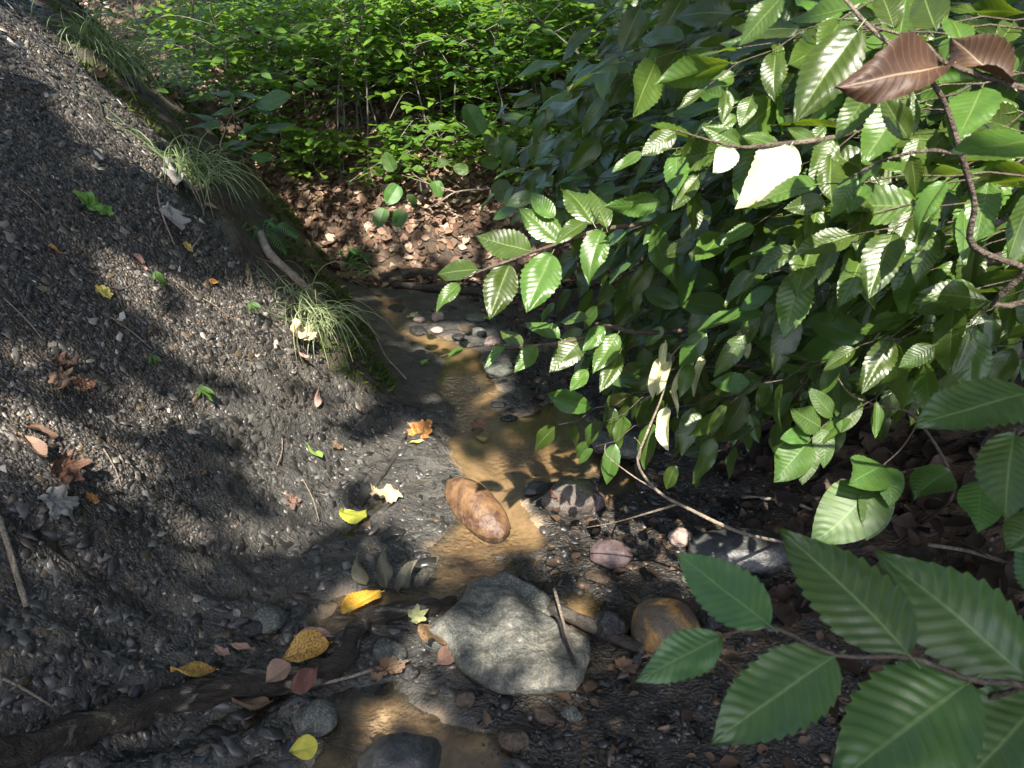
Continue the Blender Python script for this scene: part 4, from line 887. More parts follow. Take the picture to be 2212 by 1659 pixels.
grass(640, 660, 40, .14, (.2, -.2, -.4), .03, "short yellowish grass tuft under the pale root", dry=.7)
def fern(px, py, tips, label, L=None):
    b = hit(px, py); t = b[1] / ray(px, py)[1]; root = tag(empty("fern", b), label, "fern", "ferns on the left bank")
    for tx, ty in tips:
        e = at(tx, ty, t - 0.05); mid = (b + e) / 2 + UP * 0.05; S = smoothline([b, mid, e], 10); mb = MB(); mb.add(tube(S, np.linspace(.0016, .0006, len(S)), 4)); nt = len(mb.V)
        T = np.gradient(S, axis=0); 
        for i in range(3, len(S)):
            f = i / len(S); pl = np.linalg.norm(e - b) * .28 * math.sin(math.pi * min(f * .9 + .1, 1)) + .006
            for s in (-1, 1):
                d = np.cross(T[i], UP); d /= np.linalg.norm(d); d = d * s + T[i] / np.linalg.norm(T[i]) * .5; V, F = ribbon([S[i], S[i] + d * pl * .5 + UP * .003, S[i] + d * pl - UP * .006], .0042, UP); mb.add((V, F))
        n = len(mb.V); r = np.full(n, random.random()); link("frond", mkmesh("frond", localise(mb.V, b), mb.F, M_FERN, colr={"tint": np.stack([r, r, r, np.ones(n)], 1)}), root, loc=b)
fern(570, 520, [(642, 510), (560, 565), (620, 545), (545, 520), (600, 490), (585, 555)], "light green fern on the lip where the pale root starts")
fern(745, 575, [(800, 560), (790, 585), (770, 545), (735, 550)], "small fern at the far end of the mossy bank")
fern(300, 55, [(370, 20), (350, 90), (270, 10), (330, 0)], "fern above the largest grass tuft at upper left")
def bank_seedling(px, py, h, leaves, label):
    b = hit(px, py); root = tag(empty("seedling", b), label, "seedling", "tiny seedlings on the scree"); t = b[1] / ray(px, py)[1]; n = normal(b[0], b[1]); top = b + UP * h
    branch(root, "stem", [([b - UP * .005, b + UP * h * .5 + n * .004, top], .0013, .0009)], M_FERN if False else M_TWIG)
    for tx, ty in leaves:
        e = at(tx, ty, t - .02); put_leaf(root, top, top + (e - top) * .8, LFL, nrm=UP + to_cam(b) * .4, wid=.65)
bank_seedling(345, 622, .05, [(328, 612), (372, 622), (350, 598), (365, 632)], "tiny green seedling left of the upper sunlit strip")
bank_seedling(548, 690, .06, [(530, 658), (572, 668), (560, 678), (535, 680)], "tiny four leaved seedling standing alone on mid scree")
bank_seedling(335, 795, .04, [(318, 792), (355, 785), (345, 800)], "tiny seedling in the middle of the dark scree")
bank_seedling(440, 868, .05, [(420, 845), (478, 862), (460, 848), (425, 866), (470, 875)], "lowest tiny seedling on the scree")
bank_seedling(645, 712, .04, [(628, 700), (662, 705), (648, 698)], "tiny seedling beside the cream crumpled leaf")

# ------------------------------------------------------------------ rocks
def rock(name, label, cpx, wpx, hm, mat, yaw=0.0, ar=1.0, sink=0.3, seed=0, amp=0.16, facets=6, sub=4, group=None, cut=0.8, lump=1.3, tilt=(0, 0), zoff=0.0):
    """rock resting on the ground under pixel cpx; wpx = apparent width; hm = full height in metres; ar = depth/width"""
    p = hit(*cpx); t = p[1] / ray(*cpx)[1]; a = wpx * t / FPX / 2
    me0 = bpy.data.meshes.new("tmp"); import bmesh; bm = bmesh.new(); bmesh.ops.create_icosphere(bm, subdivisions=sub, radius=1.0)
    r = random.Random(seed); planes = []
    for i in range(facets):
        v = Vector((r.gauss(0, 1), r.gauss(0, 1), r.gauss(0, .8) + .2)).normalized(); planes.append((v, r.uniform(cut, .97)))
    for v in bm.verts:
        c = v.co.copy(); n = mnoise.fractal(c * lump + Vector((seed * 3.1, seed, 1.7)), 1.0, 2.0, 4); c = c * (1 + amp * n)
        for pn, pd in planes:
            e = c.dot(pn) - pd
            if e > 0: c -= pn * e * .95
        c *= 1 + .035 * mnoise.fractal(c * 5, 1.0, 2.0, 4) + .0 * mnoise.noise(c * 9 + Vector((seed, 0, 0))); v.co = c
    bm.to_mesh(me0); bm.free(); me = me0; me.name = name
    V = np.array([v.co for v in me.vertices]); V /= np.abs(V).max(0)[None]; V = V * np.array([a, a * ar, hm / 2])
    me.vertices.foreach_set("co", V.astype(np.float32).ravel()); me.polygons.foreach_set("use_smooth", np.ones(len(me.polygons), bool)); me.materials.append(mat); me.update()
    M = Matrix.Translation((p[0], p[1], p[2] + hm * (.5 - sink) + zoff)) @ Matrix.Rotation(math.radians(yaw), 4, 'Z') @ Matrix.Rotation(math.radians(tilt[0]), 4, 'X') @ Matrix.Rotation(math.radians(tilt[1]), 4, 'Y')
    return tag(link(name, me, None, M), label, "rock", group)
R_OR = rock_material("orange_brown_stone", (0.175, 0.10, 0.048), (0.075, 0.038, 0.022), (0.18, 0.12, 0.085), 10, .5, .3, thr=(.42, .56))
R_GREY = rock_material("grey_tan_slab_stone", (0.06, 0.063, 0.057), (0.115, 0.112, 0.093), (0.18, 0.16, 0.12), 9, .7, 1.0, speck=.12, var=.55)
R_SLAB2 = rock_material("dark_grey_slab_stone", (0.06, 0.066, 0.06), (0.10, 0.105, 0.09), (0.16, 0.15, 0.12), 9, .7, .7, speck=.25)
R_MOT = rock_material("mottled_brown_stone", (0.10, 0.075, 0.05), (0.30, 0.165, 0.05), (0.26, 0.12, 0.04), 10, .42, .5, thr=(.46, .54))
R_BLK = rock_material("black_wet_stone", (0.016, 0.016, 0.017), (0.034, 0.032, 0.03), (0.05, 0.045, 0.04), 12, .22, .8)
R_DK = rock_material("dark_round_stone", (0.032, 0.033, 0.033), (0.055, 0.053, 0.052), (0.07, 0.075, 0.055), 8, .38, .35)
R_MOSS = rock_material("grey_brown_mossy_stone", (0.075, 0.062, 0.052), (0.12, 0.095, 0.078), (0.055, 0.05, 0.045), 9, .5, .6, moss=(0.06, 0.085, 0.02))
R_PINK = rock_material("pinkish_stone", (0.26, 0.19, 0.16), (0.36, 0.29, 0.25), (0.2, 0.15, 0.13), 12, .65, .5)
R_GRN = rock_material("grey_green_stone", (0.07, 0.078, 0.062), (0.10, 0.105, 0.08), (0.05, 0.052, 0.045), 10, .5, .5)
R_TAN = rock_material("tan_wet_stone", (0.09, 0.062, 0.04), (0.055, 0.04, 0.028), (0.13, 0.09, 0.058), 14, .4, .8)
R_PURP = rock_material("purple_brown_stone", (0.085, 0.06, 0.06), (0.13, 0.09, 0.085), (0.06, 0.045, 0.045), 9, .45, .5)

rock("rock", "long rounded orange brown rock lying in the sunlit shallows", (1030, 1115), 205, .115, R_OR, yaw=-52, ar=.46, sink=.22, seed=3, amp=.11, facets=5, cut=.84, lump=1.0, tilt=(0, 8))
rock("rock", "ball shaped stone mottled brown and orange, behind the foreground leaves", (1432, 1382), 152, .135, R_MOT, ar=.95, sink=.22, seed=5, amp=.06, facets=0)
rock("rock", "smooth dark purple grey cobble with sunlit top on the sand", (1318, 1212), 94, .075, R_PURP, ar=.8, sink=.2, seed=8, amp=.08, facets=4, cut=.84)
rock("rock", "grey brown mossy boulder with the red leaf, by the pool", (1236, 1088), 140, .12, R_MOSS, yaw=12, ar=.75, sink=.28, seed=11, amp=.14, facets=8, cut=.72)
rock("rock", "small dark wedge stone at the left of the mossy boulder", (1160, 1062), 70, .05, R_DK, yaw=20, ar=.6, sink=.3, seed=12, facets=6)
rock("rock", "purple brown block on the right side of the mossy boulder", (1278, 1092), 62, .085, R_PURP, ar=.8, sink=.3, seed=14, facets=8, cut=.7)
rock("rock", "black wedge shaped rock left of the mottled ball stone", (1318, 1372), 92, .10, R_BLK, yaw=15, ar=.8, sink=.25, seed=17, amp=.2, facets=9, cut=.62)
rock("rock", "flat dark slab at the right edge of the pool", (1345, 968), 140, .07, R_SLAB2, yaw=-6, ar=.7, sink=.25, seed=19, amp=.1, facets=8, cut=.7)
rock("rock", "blocky grey green rock at the upper right of the stream", (1078, 806), 68, .075, R_GRN, yaw=15, ar=.7, sink=.25, seed=21, facets=9, cut=.68)
rock("rock", "large smooth dark wet rock at the bottom centre edge", (862, 1668), 200, .115, R_DK, yaw=20, ar=.72, sink=.3, seed=23, amp=.12, facets=4, cut=.85)
rock("rock", "dark grey rock below the log beside the lower pool", (682, 1562), 96, .07, R_SLAB2, yaw=15, ar=.8, sink=.35, seed=25, facets=7, cut=.7)
rock("rock", "small wet brown stone at the foot of the big slab", (1005, 1520), 42, .05, R_TAN, ar=.8, sink=.25, seed=27, tilt=(0, 20))
rock("rock", "tan silt covered stone in the lower pool", (1110, 1602), 70, .04, R_TAN, ar=.7, sink=.35, seed=29, facets=6, cut=.7)
rock("rock", "pinkish white stone on the sand under the twig", (1470, 1172), 56, .06, R_PINK, ar=.8, sink=.25, seed=31, facets=6, cut=.7)
rock("rock", "long dark rounded boulder under the beech at right", (1600, 1205), 240, .11, R_DK, yaw=-8, ar=.5, sink=.3, seed=33, amp=.12)
for i, (x, y, w, h, m, lb) in enumerate([(946, 690, 30, .055, R_PINK, "upright pink stone in the far shallows"), (905, 692, 34, .035, R_PINK, "flat pinkish grey stone left of the upright pink one"), (905, 716, 56, .03, R_BLK, "flat black slab in the far channel"), (945, 716, 34, .03, R_PINK, "low pink stone right of the black slab"),
        (990, 730, 34, .03, R_BLK, "low black stone in the middle of the far channel"), (1033, 722, 40, .045, R_SLAB2, "dark grey stone left of the pale pink wedge"), (1064, 742, 44, .05, R_PINK, "pale pink wedge stone below the lit beech twig"), (1005, 712, 40, .02, R_TAN, "tan flat stone in the far channel"), (1110, 748, 50, .03, R_TAN, "brown stone just right of the pale pink wedge"),
        (860, 668, 50, .03, R_BLK, "black flat stone at the far left of the channel"), (960, 672, 60, .04, R_BLK, "black low rock behind the pink stones"), (1030, 690, 60, .04, R_GRN, "grey low rock behind the far channel"), (1100, 905, 40, .02, R_BLK, "small black flake rock on the mud spit"), (1076, 875, 40, .022, R_BLK, "black flake rock at the tip of the mud spit"),
        (1395, 1052, 44, .035, R_BLK, "small black stone in the dark water at right"), (1208, 1058, 26, .03, R_BLK, "tiny black stone between boulder and leaf shadows"), (575, 1338, 110, .045, R_SLAB2, "brown grey shale block on the lower left bank"), (545, 1362, 70, .035, R_BLK, "dark shale block under the curled grey leaf"),
        (840, 1415, 90, .035, R_SLAB2, "flat grey stone left of the big slab"), (880, 1455, 60, .03, R_BLK, "low dark stone beside the orange brown leaf"), (1290, 1250, 60, .025, R_TAN, "flat brown stone on the gravel behind the slab"), (1500, 1255, 60, .03, R_GRN, "greenish stone near the ball stone"), (1175, 1548, 60, .03, R_TAN, "flat tan flake below the big slab"), (1235, 1545, 50, .025, R_SLAB2, "grey flake right of the flat tan flake"),
        (1750, 1510, 60, .05, R_TAN, "brown stone glimpsed between the near leaves"), (1375, 1432, 44, .05, R_BLK, "black stone under the ball stone"), (700, 1392, 50, .02, R_TAN, "reddish flat stone at the edge of the upper puddle"), (1540, 1350, 60, .05, R_BLK, "black stone right of the ball stone"), (820, 1600, 40, .02, R_TAN, "tan pebble under water by the dark rock")]):
    rock("rock", lb, (x, y), w, h, m, yaw=random.uniform(-40, 40), ar=.7, sink=.3, seed=50 + i, amp=.16, facets=8, cut=.68, sub=3)
def slab(label, poly, hgt, mat, seed, lift=0.0, pw=8.0, slope=0.22):
    """flat topped stone from its outline: outline rests on the ground, top is domed"""
    n0 = len(poly); P = np.array([flat(x, y, hgt * .6)[:2] for x, y in poly]); pts = []
    for i in range(n0):
        a, b = P[i], P[(i + 1) % n0]; 
        for j in range(5): pts.append(a + (b - a) * j / 5)
    P = np.array(pts); c = P.mean(0); n = len(P); zb = float(np.mean(H(P[:, 0], P[:, 1], False))) ; K = 22; V = []; F = []
    for k in range(K + 1):
        f = k / K
        for i in range(n):
            q = c + (P[i] - c) * min(f, 1) * (1 + .012 * mnoise.noise(Vector((P[i][0] * 30, P[i][1] * 30, seed))))
            z = hgt * (1 - f ** pw * .42) + .022 * mnoise.fractal(Vector((q[0] * 9, q[1] * 9, seed)), 1, 2, 5) + slope * (q[1] - c[1]) * .5
            V.append((q[0], q[1], zb + z + lift))
    for k in range(1, 5):
        for i in range(n):
            q = c + (P[i] - c) * (1 + .03 * math.sin(k * 1.2) - .04 * k); V.append((q[0], q[1], zb + hgt * .45 * (1 - k / 2.2) + .006 * mnoise.noise(Vector((q[0] * 40, k, seed)))))
    for k in range(K + 4):
        for i in range(n): F.append([k * n + i, k * n + (i + 1) % n, (k + 1) * n + (i + 1) % n, (k + 1) * n + i])
    loc = np.array([c[0], c[1], zb]); me = mkmesh("rock", localise(V, loc), F, mat); 
    return tag(link("rock", me, None, loc=loc), label, "rock")
Z4 = lambda L: [(658 + x * .3472, 1083 + y * .3472) for x, y in L]
slab("big flat grey tan slab with dappled sun in the centre foreground", Z4([(1010, 560), (1100, 535), (1190, 545), (1300, 600), (1360, 670), (1530, 730), (1700, 800), (1775, 865), (1775, 960), (1740, 1080), (1690, 1140), (1500, 1155), (1300, 1160), (1200, 1150), (1110, 1105), (950, 1005), (900, 920), (730, 870), (715, 830), (800, 770), (880, 720), (960, 630)]), .06, R_GREY, 4)
slab("dark grey slab half hidden behind the big flat slab", Z4([(1000, 530), (1100, 495), (1240, 480), (1400, 530), (1530, 590), (1538, 715), (1400, 720), (1200, 680), (1050, 640)]), .05, R_SLAB2, 6)

# ------------------------------------------------------------------ log, roots, sticks
def px_path(L, lift): 
    out = []
    for i, (x, y) in enumerate(L):
        p = hit(x, y); out.append(p + UP * lift)
    return out
def stick(name, label, L, r0, r1, mat, lift=None, n=8, rough=.25, cat="stick", k=6, bow=None):
    P = np.array(px_path(L, lift if lift is not None else r0 * .7))
    if bow is not None: P += np.outer(np.array(bow), UP)
    S = smoothline(P, k); V, F = tube(S, np.linspace(r0, r1, len(S)), n, rough, seed=len(L)); loc = S[0]
    o = link(name, mkmesh(name, localise(V, loc), F, mat), None, loc=loc); tag(o, label, cat); return o
lg = stick("fallen_branch", "thick wet dark fallen branch with peeling bark along the lower left", [(-160, 1690), (0, 1652), (130, 1610), (250, 1570), (380, 1528), (490, 1502), (600, 1488), (690, 1470), (745, 1432), (762, 1392), (790, 1352), (850, 1335), (920, 1325), (985, 1318)], .032, .019, M_LOG, lift=.02, n=20, rough=.6, cat="branch", k=12)
stick("fallen_branch", "dark rotten branch end sticking out behind the big slab toward the ball stone", [(1190, 1330), (1260, 1365), (1330, 1398), (1390, 1425)], .018, .014, M_DARKROOT, lift=.03, n=10, rough=.4, cat="branch", k=8)
stick("twig", "thin straight twig lying across the water below the branch", [(690, 1492), (760, 1475), (830, 1452), (885, 1440)], .004, .003, M_PALETWIG, lift=.02)
stick("twig", "pale reddish twig leaning on the right of the big slab", [(1235, 1480), (1222, 1440), (1208, 1385), (1195, 1335)], .0045, .0035, M_PALETWIG, lift=.095)
stick("twig", "black crooked twig on the front of the big slab", [(1235, 1500), (1218, 1450), (1205, 1405), (1188, 1382)], .0055, .003, M_DARKROOT, lift=.095, rough=.5)
stick("stick", "straight grey stick lying on the far left of the scree", [(0, 1125), (18, 1175), (38, 1245), (62, 1320)], .006, .0055, M_PALETWIG, lift=.012)
stick("twig", "thin grey twig on the scree at lower left edge", [(10, 1475), (60, 1500), (115, 1535)], .0035, .002, M_PALETWIG, lift=.012)
stick("root", "pale weathered root running down the mossy bank from the fern", [(565, 520), (585, 565), (630, 608), (680, 655), (735, 705)], .016, .012, M_PALETWIG, lift=.03, cat="root", n=10)
stick("root", "thin black root curving from the grass tuft onto the wet mud", [(770, 790), (810, 835), (850, 865), (890, 882), (932, 888)], .012, .004, M_DARKROOT, lift=.014, cat="root")
stick("twig", "pale thin twig hanging down the bank above the wet mud", [(795, 705), (815, 740), (835, 780), (860, 808), (878, 828)], .004, .003, M_PALETWIG, lift=.02)
stick("root", "curved pale rootlet hanging on the scree left of the middle tuft", [(350, 380), (342, 420), (352, 470), (378, 535)], .003, .002, M_PALETWIG, lift=.012, cat="root")
stick("root", "loose pale rootlet at the foot of the middle tuft", [(385, 365), (420, 410), (440, 460), (438, 510), (415, 545)], .0025, .002, M_PALETWIG, lift=.012, cat="root")
for i, (a, b, lb) in enumerate([((10, 650), (95, 740), "long straw twig on the scree near the left edge"), ((40, 410), (105, 470), "reddish straw twig on the upper left scree"), ((240, 690), (330, 760), "thin straw below the yellow lobed leaf"), ((690, 1130), (655, 1040), "thin grey straw near the lower leaf heap"), ((375, 610), (430, 655), "pale straw above the lone seedling"), ((145, 260), (190, 320), "thin dark straw at the upper scree"), ((600, 1010), (610, 950), "short pale straw on the dry scree"), ((225, 975), (265, 1060), "grey straw in the lower middle scree"), ((440, 650), (495, 690), "pale straw beside the upper sunlit strip")]):
    stick("straw", lb, [a, ((a[0] + b[0]) / 2 + 5, (a[1] + b[1]) / 2), b], .0022, .0015, M_PALETWIG, lift=.008, n=5)
for i, (L, lb) in enumerate([([(195, 190), (215, 225), (225, 260)], "fine dark root on the raw lip below the top tuft"), ([(330, 300), (350, 330), (352, 365)], "fine dark root below the largest tuft"), ([(470, 470), (478, 510), (468, 548)], "fine dark root under the middle tuft"), ([(520, 540), (530, 580), (522, 625)], "fine dark root under the fern"),
        ([(600, 620), (640, 668), (650, 700)], "dark root beside the pale root"), ([(755, 700), (775, 745), (790, 800)], "dark root hanging above the wet mud"), ([(735, 735), (760, 790), (765, 845)], "dark root behind the sunlit tuft"), ([(780, 680), (800, 720), (812, 770)], "thin root nearest the far bend")]):
    stick("root", lb, L, .005, .002, M_DARKROOT, lift=.012, cat="root", n=5)
# curving groove like dark root on the wet bedrock
stick("root", "long thin black root lying in the groove of the wet mud", [(775, 1100), (815, 1045), (850, 995), (878, 940)], .006, .004, M_DARKROOT, lift=.004, cat="root")
for i, (L, lb) in enumerate([([(1600, 1085), (1700, 1095), (1790, 1130)], "thin stick in the dark under the beech"), ([(2000, 1190), (2090, 1205), (2212, 1245)], "thin stick at far right behind the near leaves"), ([(1880, 1060), (1960, 1030), (2010, 1022)], "short stick behind the round leaves")]):
    stick("stick", lb, L, .006, .004, M_PALETWIG, lift=.02)
for i, (L, lb, r) in enumerate([([(820, 610), (900, 598), (985, 612)], "dark log lying across the far head of the stream", .03), ([(850, 622), (950, 632), (1060, 640)], "rotten branch below the far log", .02)]):
    stick("log", lb, L, r, r * .7, M_DARKROOT, lift=.02, cat="log", n=10, rough=.4)

# ------------------------------------------------------------------ fallen leaves
DL = {}
def dead_mat(key, base, spot, thr=.55, sc=26, rough=.6, tf=.15):
    if key not in DL: DL[key] = leaf_material("dead_leaf_" + key, base, tuple(min(1, c * 1.25) for c in base), base, rough, .08, tf, spots=(spot, sc, thr))
    return DL[key]
def polar_leaf(kind, seed, rings=7, cup=.25, crumple=.08):
    """lobed leaf as rings inside a polar outline; local Y is the axis from stalk (0) to tip (1)"""
    r = np.random.default_rng(seed); n = 72; th = np.linspace(-math.pi, math.pi, n, endpoint=False)
    if kind == "maple":
        R = .33 + .0 * th
        for c, a, w in [(0, .30, .33), (.95, .25, .27), (-.95, .25, .27), (1.9, .12, .25), (-1.9, .12, .25)]: R = R + a * np.exp(-((th - c) / w) ** 2)
        R = R * (1 + .05 * np.cos(th * 17)); R = R * (1 - .55 * np.exp(-((np.abs(th) - math.pi) / .35) ** 2)); cy = .42
    else:                                   # torn, crumpled
        R = .42 + .06 * np.cos(2 * th) + .05 * r.normal() * np.cos(3 * th + 1) + .045 * np.cos(7 * th + r.uniform(0, 6)) + .03 * np.cos(13 * th); cy = .5
    R = R * (1 + .03 * r.normal(0, 1, n)); V = [[0, cy, 0]]; uv = [[.5, .5]]
    for k in range(1, rings + 1):
        f = k / rings
        for i in range(n): V.append([math.sin(th[i]) * R[i] * f, cy + math.cos(th[i]) * R[i] * f, 0]); uv.append([.5 + .5 * math.cos(th[i]) * f, .5 + .5 * math.sin(th[i]) * f])
    V = np.array(V); F = [[0, 1 + i, 1 + (i + 1) % n] for i in range(n)]
    for k in range(rings - 1):
        for i in range(n): F.append([1 + k * n + i, 1 + k * n + n + i, 1 + k * n + n + (i + 1) % n, 1 + k * n + (i + 1) % n])
    q = V[:, 0] ** 2 + (V[:, 1] - cy) ** 2
    V[:, 2] = cup * q + np.array([crumple * mnoise.fractal(Vector((v[0] * 3.5 + seed, v[1] * 3.5, seed)), 1, 2, 3) for v in V]) + .1 * np.abs(V[:, 0])
    V[:, 2] -= V[:, 2].min() * .7
    return V, F, np.array(uv)
def fallen(label, base, tip, mat, kind="ovate", wid=1.0, lift=.008, seed=None, stand=0.0, roll=0.0, **kw):
    seed = seed if seed is not None else random.randrange(999); a = hit(*base); b = hit(*tip); L = np.linalg.norm(b - a)
    L2 = float(np.clip(L, .03, .17)); n = normal(a[0], a[1]); d = (b - a) / (L + 1e-6); d = d + UP * stand; nn = n + np.array([roll, 0, 0]) + rng.normal(0, .12, 3)
    if kind == "ovate":
        p = dict(rows=40, cols=13, seed=seed, wmax=.29, fold=random.uniform(.2, .6), droop=random.uniform(-.4, .05), wave=.08, corr=.008, curl=0.0, petiole=True); p.update(kw); V, F, uv = leaf_grid(**p)
    else: V, F, uv = polar_leaf(kind, seed, **kw)
    P = a + UP * lift; o = link("fallen_leaf", mkmesh("fallen_leaf", V, F, mat, uv=uv), None, frame(P, P + d * L2, nn, wid, L2)); return tag(o, label, "leaf", "fallen leaves")
YS = dead_mat("yellow_spotted", (.55, .42, .04), (.24, .10, .02), .60, 40); YG = dead_mat("yellow_green", (.42, .44, .06), (.16, .10, .02), .66, 40); CR = dead_mat("cream", (.52, .47, .28), (.4, .36, .12), .6); YL = dead_mat("yellow", (.50, .46, .12), (.4, .32, .08), .68)
BR = dead_mat("brown", (.13, .085, .055), (.07, .045, .03), .55); RB = dead_mat("red_brown", (.125, .06, .04), (.07, .04, .03), .55); GY = dead_mat("grey", (.25, .245, .235), (.16, .155, .145), .55); TN = dead_mat("tan", (.27, .20, .13), (.17, .12, .07), .55)
GR = dead_mat("green", (.10, .22, .04), (.18, .26, .05), .6); OB = dead_mat("orange_brown", (.165, .10, .05), (.08, .05, .03), .5); PG = dead_mat("pale_green", (.30, .33, .16), (.24, .24, .10), .6); YB = dead_mat("yellow_brown", (.42, .27, .06), (.22, .09, .03), .5); PK = dead_mat("pinkish", (.33, .22, .18), (.24, .15, .12), .55); DG = dead_mat("olive_grey", (.10, .10, .07), (.06, .06, .045), .55)
fallen("yellow leaf with orange spots lying by the upper puddle", (825, 1298), (738, 1335), YS, wid=1.1, lift=.03)
fallen("yellow green curled leaf on the wet grey mud", (742, 1108), (796, 1143), YG, wid=1.0)
fallen("cream crumpled leaf on the wet mud left of the orange rock", (808, 1065), (858, 1092), CR, "crumple", wid=1.0, crumple=.25)
fallen("yellow and brown leaf at the left edge of the pool", (890, 935), (940, 945), YB, "crumple", crumple=.3)
fallen("small pale yellow leaf below the pool edge leaf", (886, 960), (912, 960), YL, wid=.8)
fallen("pale green leaf floating in the middle of the pool", (1028, 955), (1060, 950), PG, wid=1.5, lift=.02)
fallen("brown curled leaf standing behind the floating pale leaf", (1028, 950), (1040, 930), OB, "crumple", lift=.02, stand=.6)
fallen("fresh green leaf on the scree above the mud", (662, 962), (688, 1000), GR, wid=.85)
fallen("yellow leaf with a brown half leaning on the fallen branch", (470, 1468), (375, 1500), YB, "ovate", wid=1.0, lift=.03, roll=-.6, stand=.15)
fallen("curled yellow brown leaf left of the branch bend", (712, 1402), (608, 1440), YB, wid=1.15, lift=.02, curl=4.0)
fallen("spotted pale leaf lying behind the curled yellow brown one", (715, 1388), (640, 1392), PK, wid=.9, lift=.02)
fallen("dry tan leaf draped on the fallen branch", (632, 1470), (585, 1520), TN, wid=1.5, lift=.055, curl=3.0)
fallen("red brown leaf hanging over the fallen branch", (640, 1530), (685, 1482), RB, wid=1.1, lift=.05)
fallen("brown folded leaf under the fallen branch", (585, 1530), (510, 1552), BR, wid=1.0, lift=.02)
fallen("orange brown leaf propped on the left of the big slab", (945, 1390), (925, 1452), OB, wid=1.5, lift=.05, stand=.3)
fallen("brown leaf tucked against the big slab beside the orange one", (985, 1420), (945, 1455), BR, wid=1.2, lift=.03)
fallen("pale green three lobed leaf behind the slab's left corner", (880, 1365), (925, 1345), PG, "maple", lift=.035)
fallen("spotted yellow green leaf under water at the bottom edge", (690, 1628), (628, 1650), YG, wid=1.3, lift=.03)
fallen("red brown crumpled leaf against the mossy boulder", (1230, 1100), (1180, 1095), RB, "crumple", lift=.03, stand=.35, crumple=.3)
fallen("large torn bright green leaf on the upper scree", (155, 430), (237, 475), GR, "crumple", wid=.75, crumple=.15)
fallen("pale yellow lobed leaf on the middle scree", (206, 625), (243, 650), YL, "crumple", wid=.85, crumple=.12)
fallen("brown crumpled leaf, upper of the heap at left", (115, 790), (165, 800), BR, "crumple", wid=1.2, crumple=.4)
fallen("dark dry leaf under the upper heap at left", (110, 850), (150, 815), TN, "crumple", wid=.8, crumple=.35)
fallen("red and yellow blotched leaf, lowest of the upper heap at left", (155, 830), (203, 845), dead_mat("red_yellow", (.15, .06, .05), (.42, .36, .05), .56, 12), "crumple", crumple=.25)
fallen("tan rolled leaf at the top of the lower heap at left", (50, 955), (100, 1010), TN, wid=.8, curl=5.0, lift=.02)
fallen("dark curled leaf behind the tan rolled leaf", (60, 935), (125, 965), BR, wid=.8, curl=4.0, lift=.02)
fallen("rust brown lobed leaf in the lower heap at left", (105, 1000), (175, 1060), OB, "maple", wid=1.1, crumple=.3, lift=.015)
fallen("silver grey lobed leaf at the bottom of the lower heap", (85, 1065), (160, 1140), GY, "maple", wid=.9, crumple=.2, lift=.015)
fallen("pinkish rolled leaf on the scree below the tufts", (290, 555), (318, 590), PK, wid=.7, curl=4.0)
fallen("small ochre leaf on the upper left scree", (108, 535), (130, 560), YB, wid=.7)
fallen("tiny orange leaf on the scree under the middle tuft", (452, 610), (472, 620), YB, wid=.9)
fallen("tan leaf caught under the loose rootlet", (398, 528), (415, 550), YL, "crumple")
fallen("large cream crumpled leaf in the sun beside the straw tuft", (622, 725), (668, 755), CR, "crumple", crumple=.3, lift=.03)
fallen("pinkish dry leaf below the cream crumpled leaf", (640, 765), (660, 790), PK, wid=.8, lift=.02)
fallen("dry grey leaf hanging at the foot of the straw tuft", (690, 850), (688, 890), PK, wid=.6, lift=.02)
fallen("grey dead oak leaf hanging left of the middle tuft, upper one", (385, 380), (375, 450), GY, "ovate", wid=.9, lobes=3, lift=.015)
fallen("grey dead oak leaf hanging left of the middle tuft, lower one", (365, 450), (385, 520), GY, "ovate", wid=.8, lobes=3, lift=.015)
fallen("pale broken leaf bits on the lower left mud, left one", (460, 1405), (495, 1420), PK, "crumple", wid=.8)
fallen("pale broken leaf bits on the lower left mud, right one", (500, 1395), (545, 1420), TN, wid=.5)
fallen("curled grey leaf standing on the dark shale block", (520, 1345), (500, 1330), GY, wid=.9, stand=.4, lift=.02)
fallen("brown crumpled leaf on the scree above the wet ledges", (620, 1075), (640, 1105), BR, "crumple", crumple=.3)
fallen("pale green maple leaf at the far channel", (880, 690), (905, 692), PG, "maple", lift=.02)
fallen("small green maple leaf on the far gravel", (1040, 695), (1062, 700), GR, "maple", lift=.02)
fallen("pale green leaf on the gravel under the lit twig", (1122, 760), (1160, 758), PG, wid=1.2, lift=.02)
fallen("tiny green leaf on the mud by the hanging twig", (905, 785), (925, 790), GR, "maple")
fallen("dark brown leaf point standing in the lower pool", (800, 1480), (880, 1450), BR, "crumple", wid=.6, lift=.02, crumple=.3)
fallen("brown leaf at the right foot of the mottled ball stone", (1375, 1440), (1410, 1410), TN, wid=1.1, lift=.02)
fallen("dark wet leaf right of the big slab", (1330, 1440), (1370, 1470), BR, "crumple", lift=.02)
fallen("small brown leaf scrap on the scree above the green leaf", (715, 960), (738, 975), BR, "crumple")
fallen("ochre leaf scrap pressed into the lower scree", (185, 1075), (215, 1090), YB, "crumple", crumple=.1)
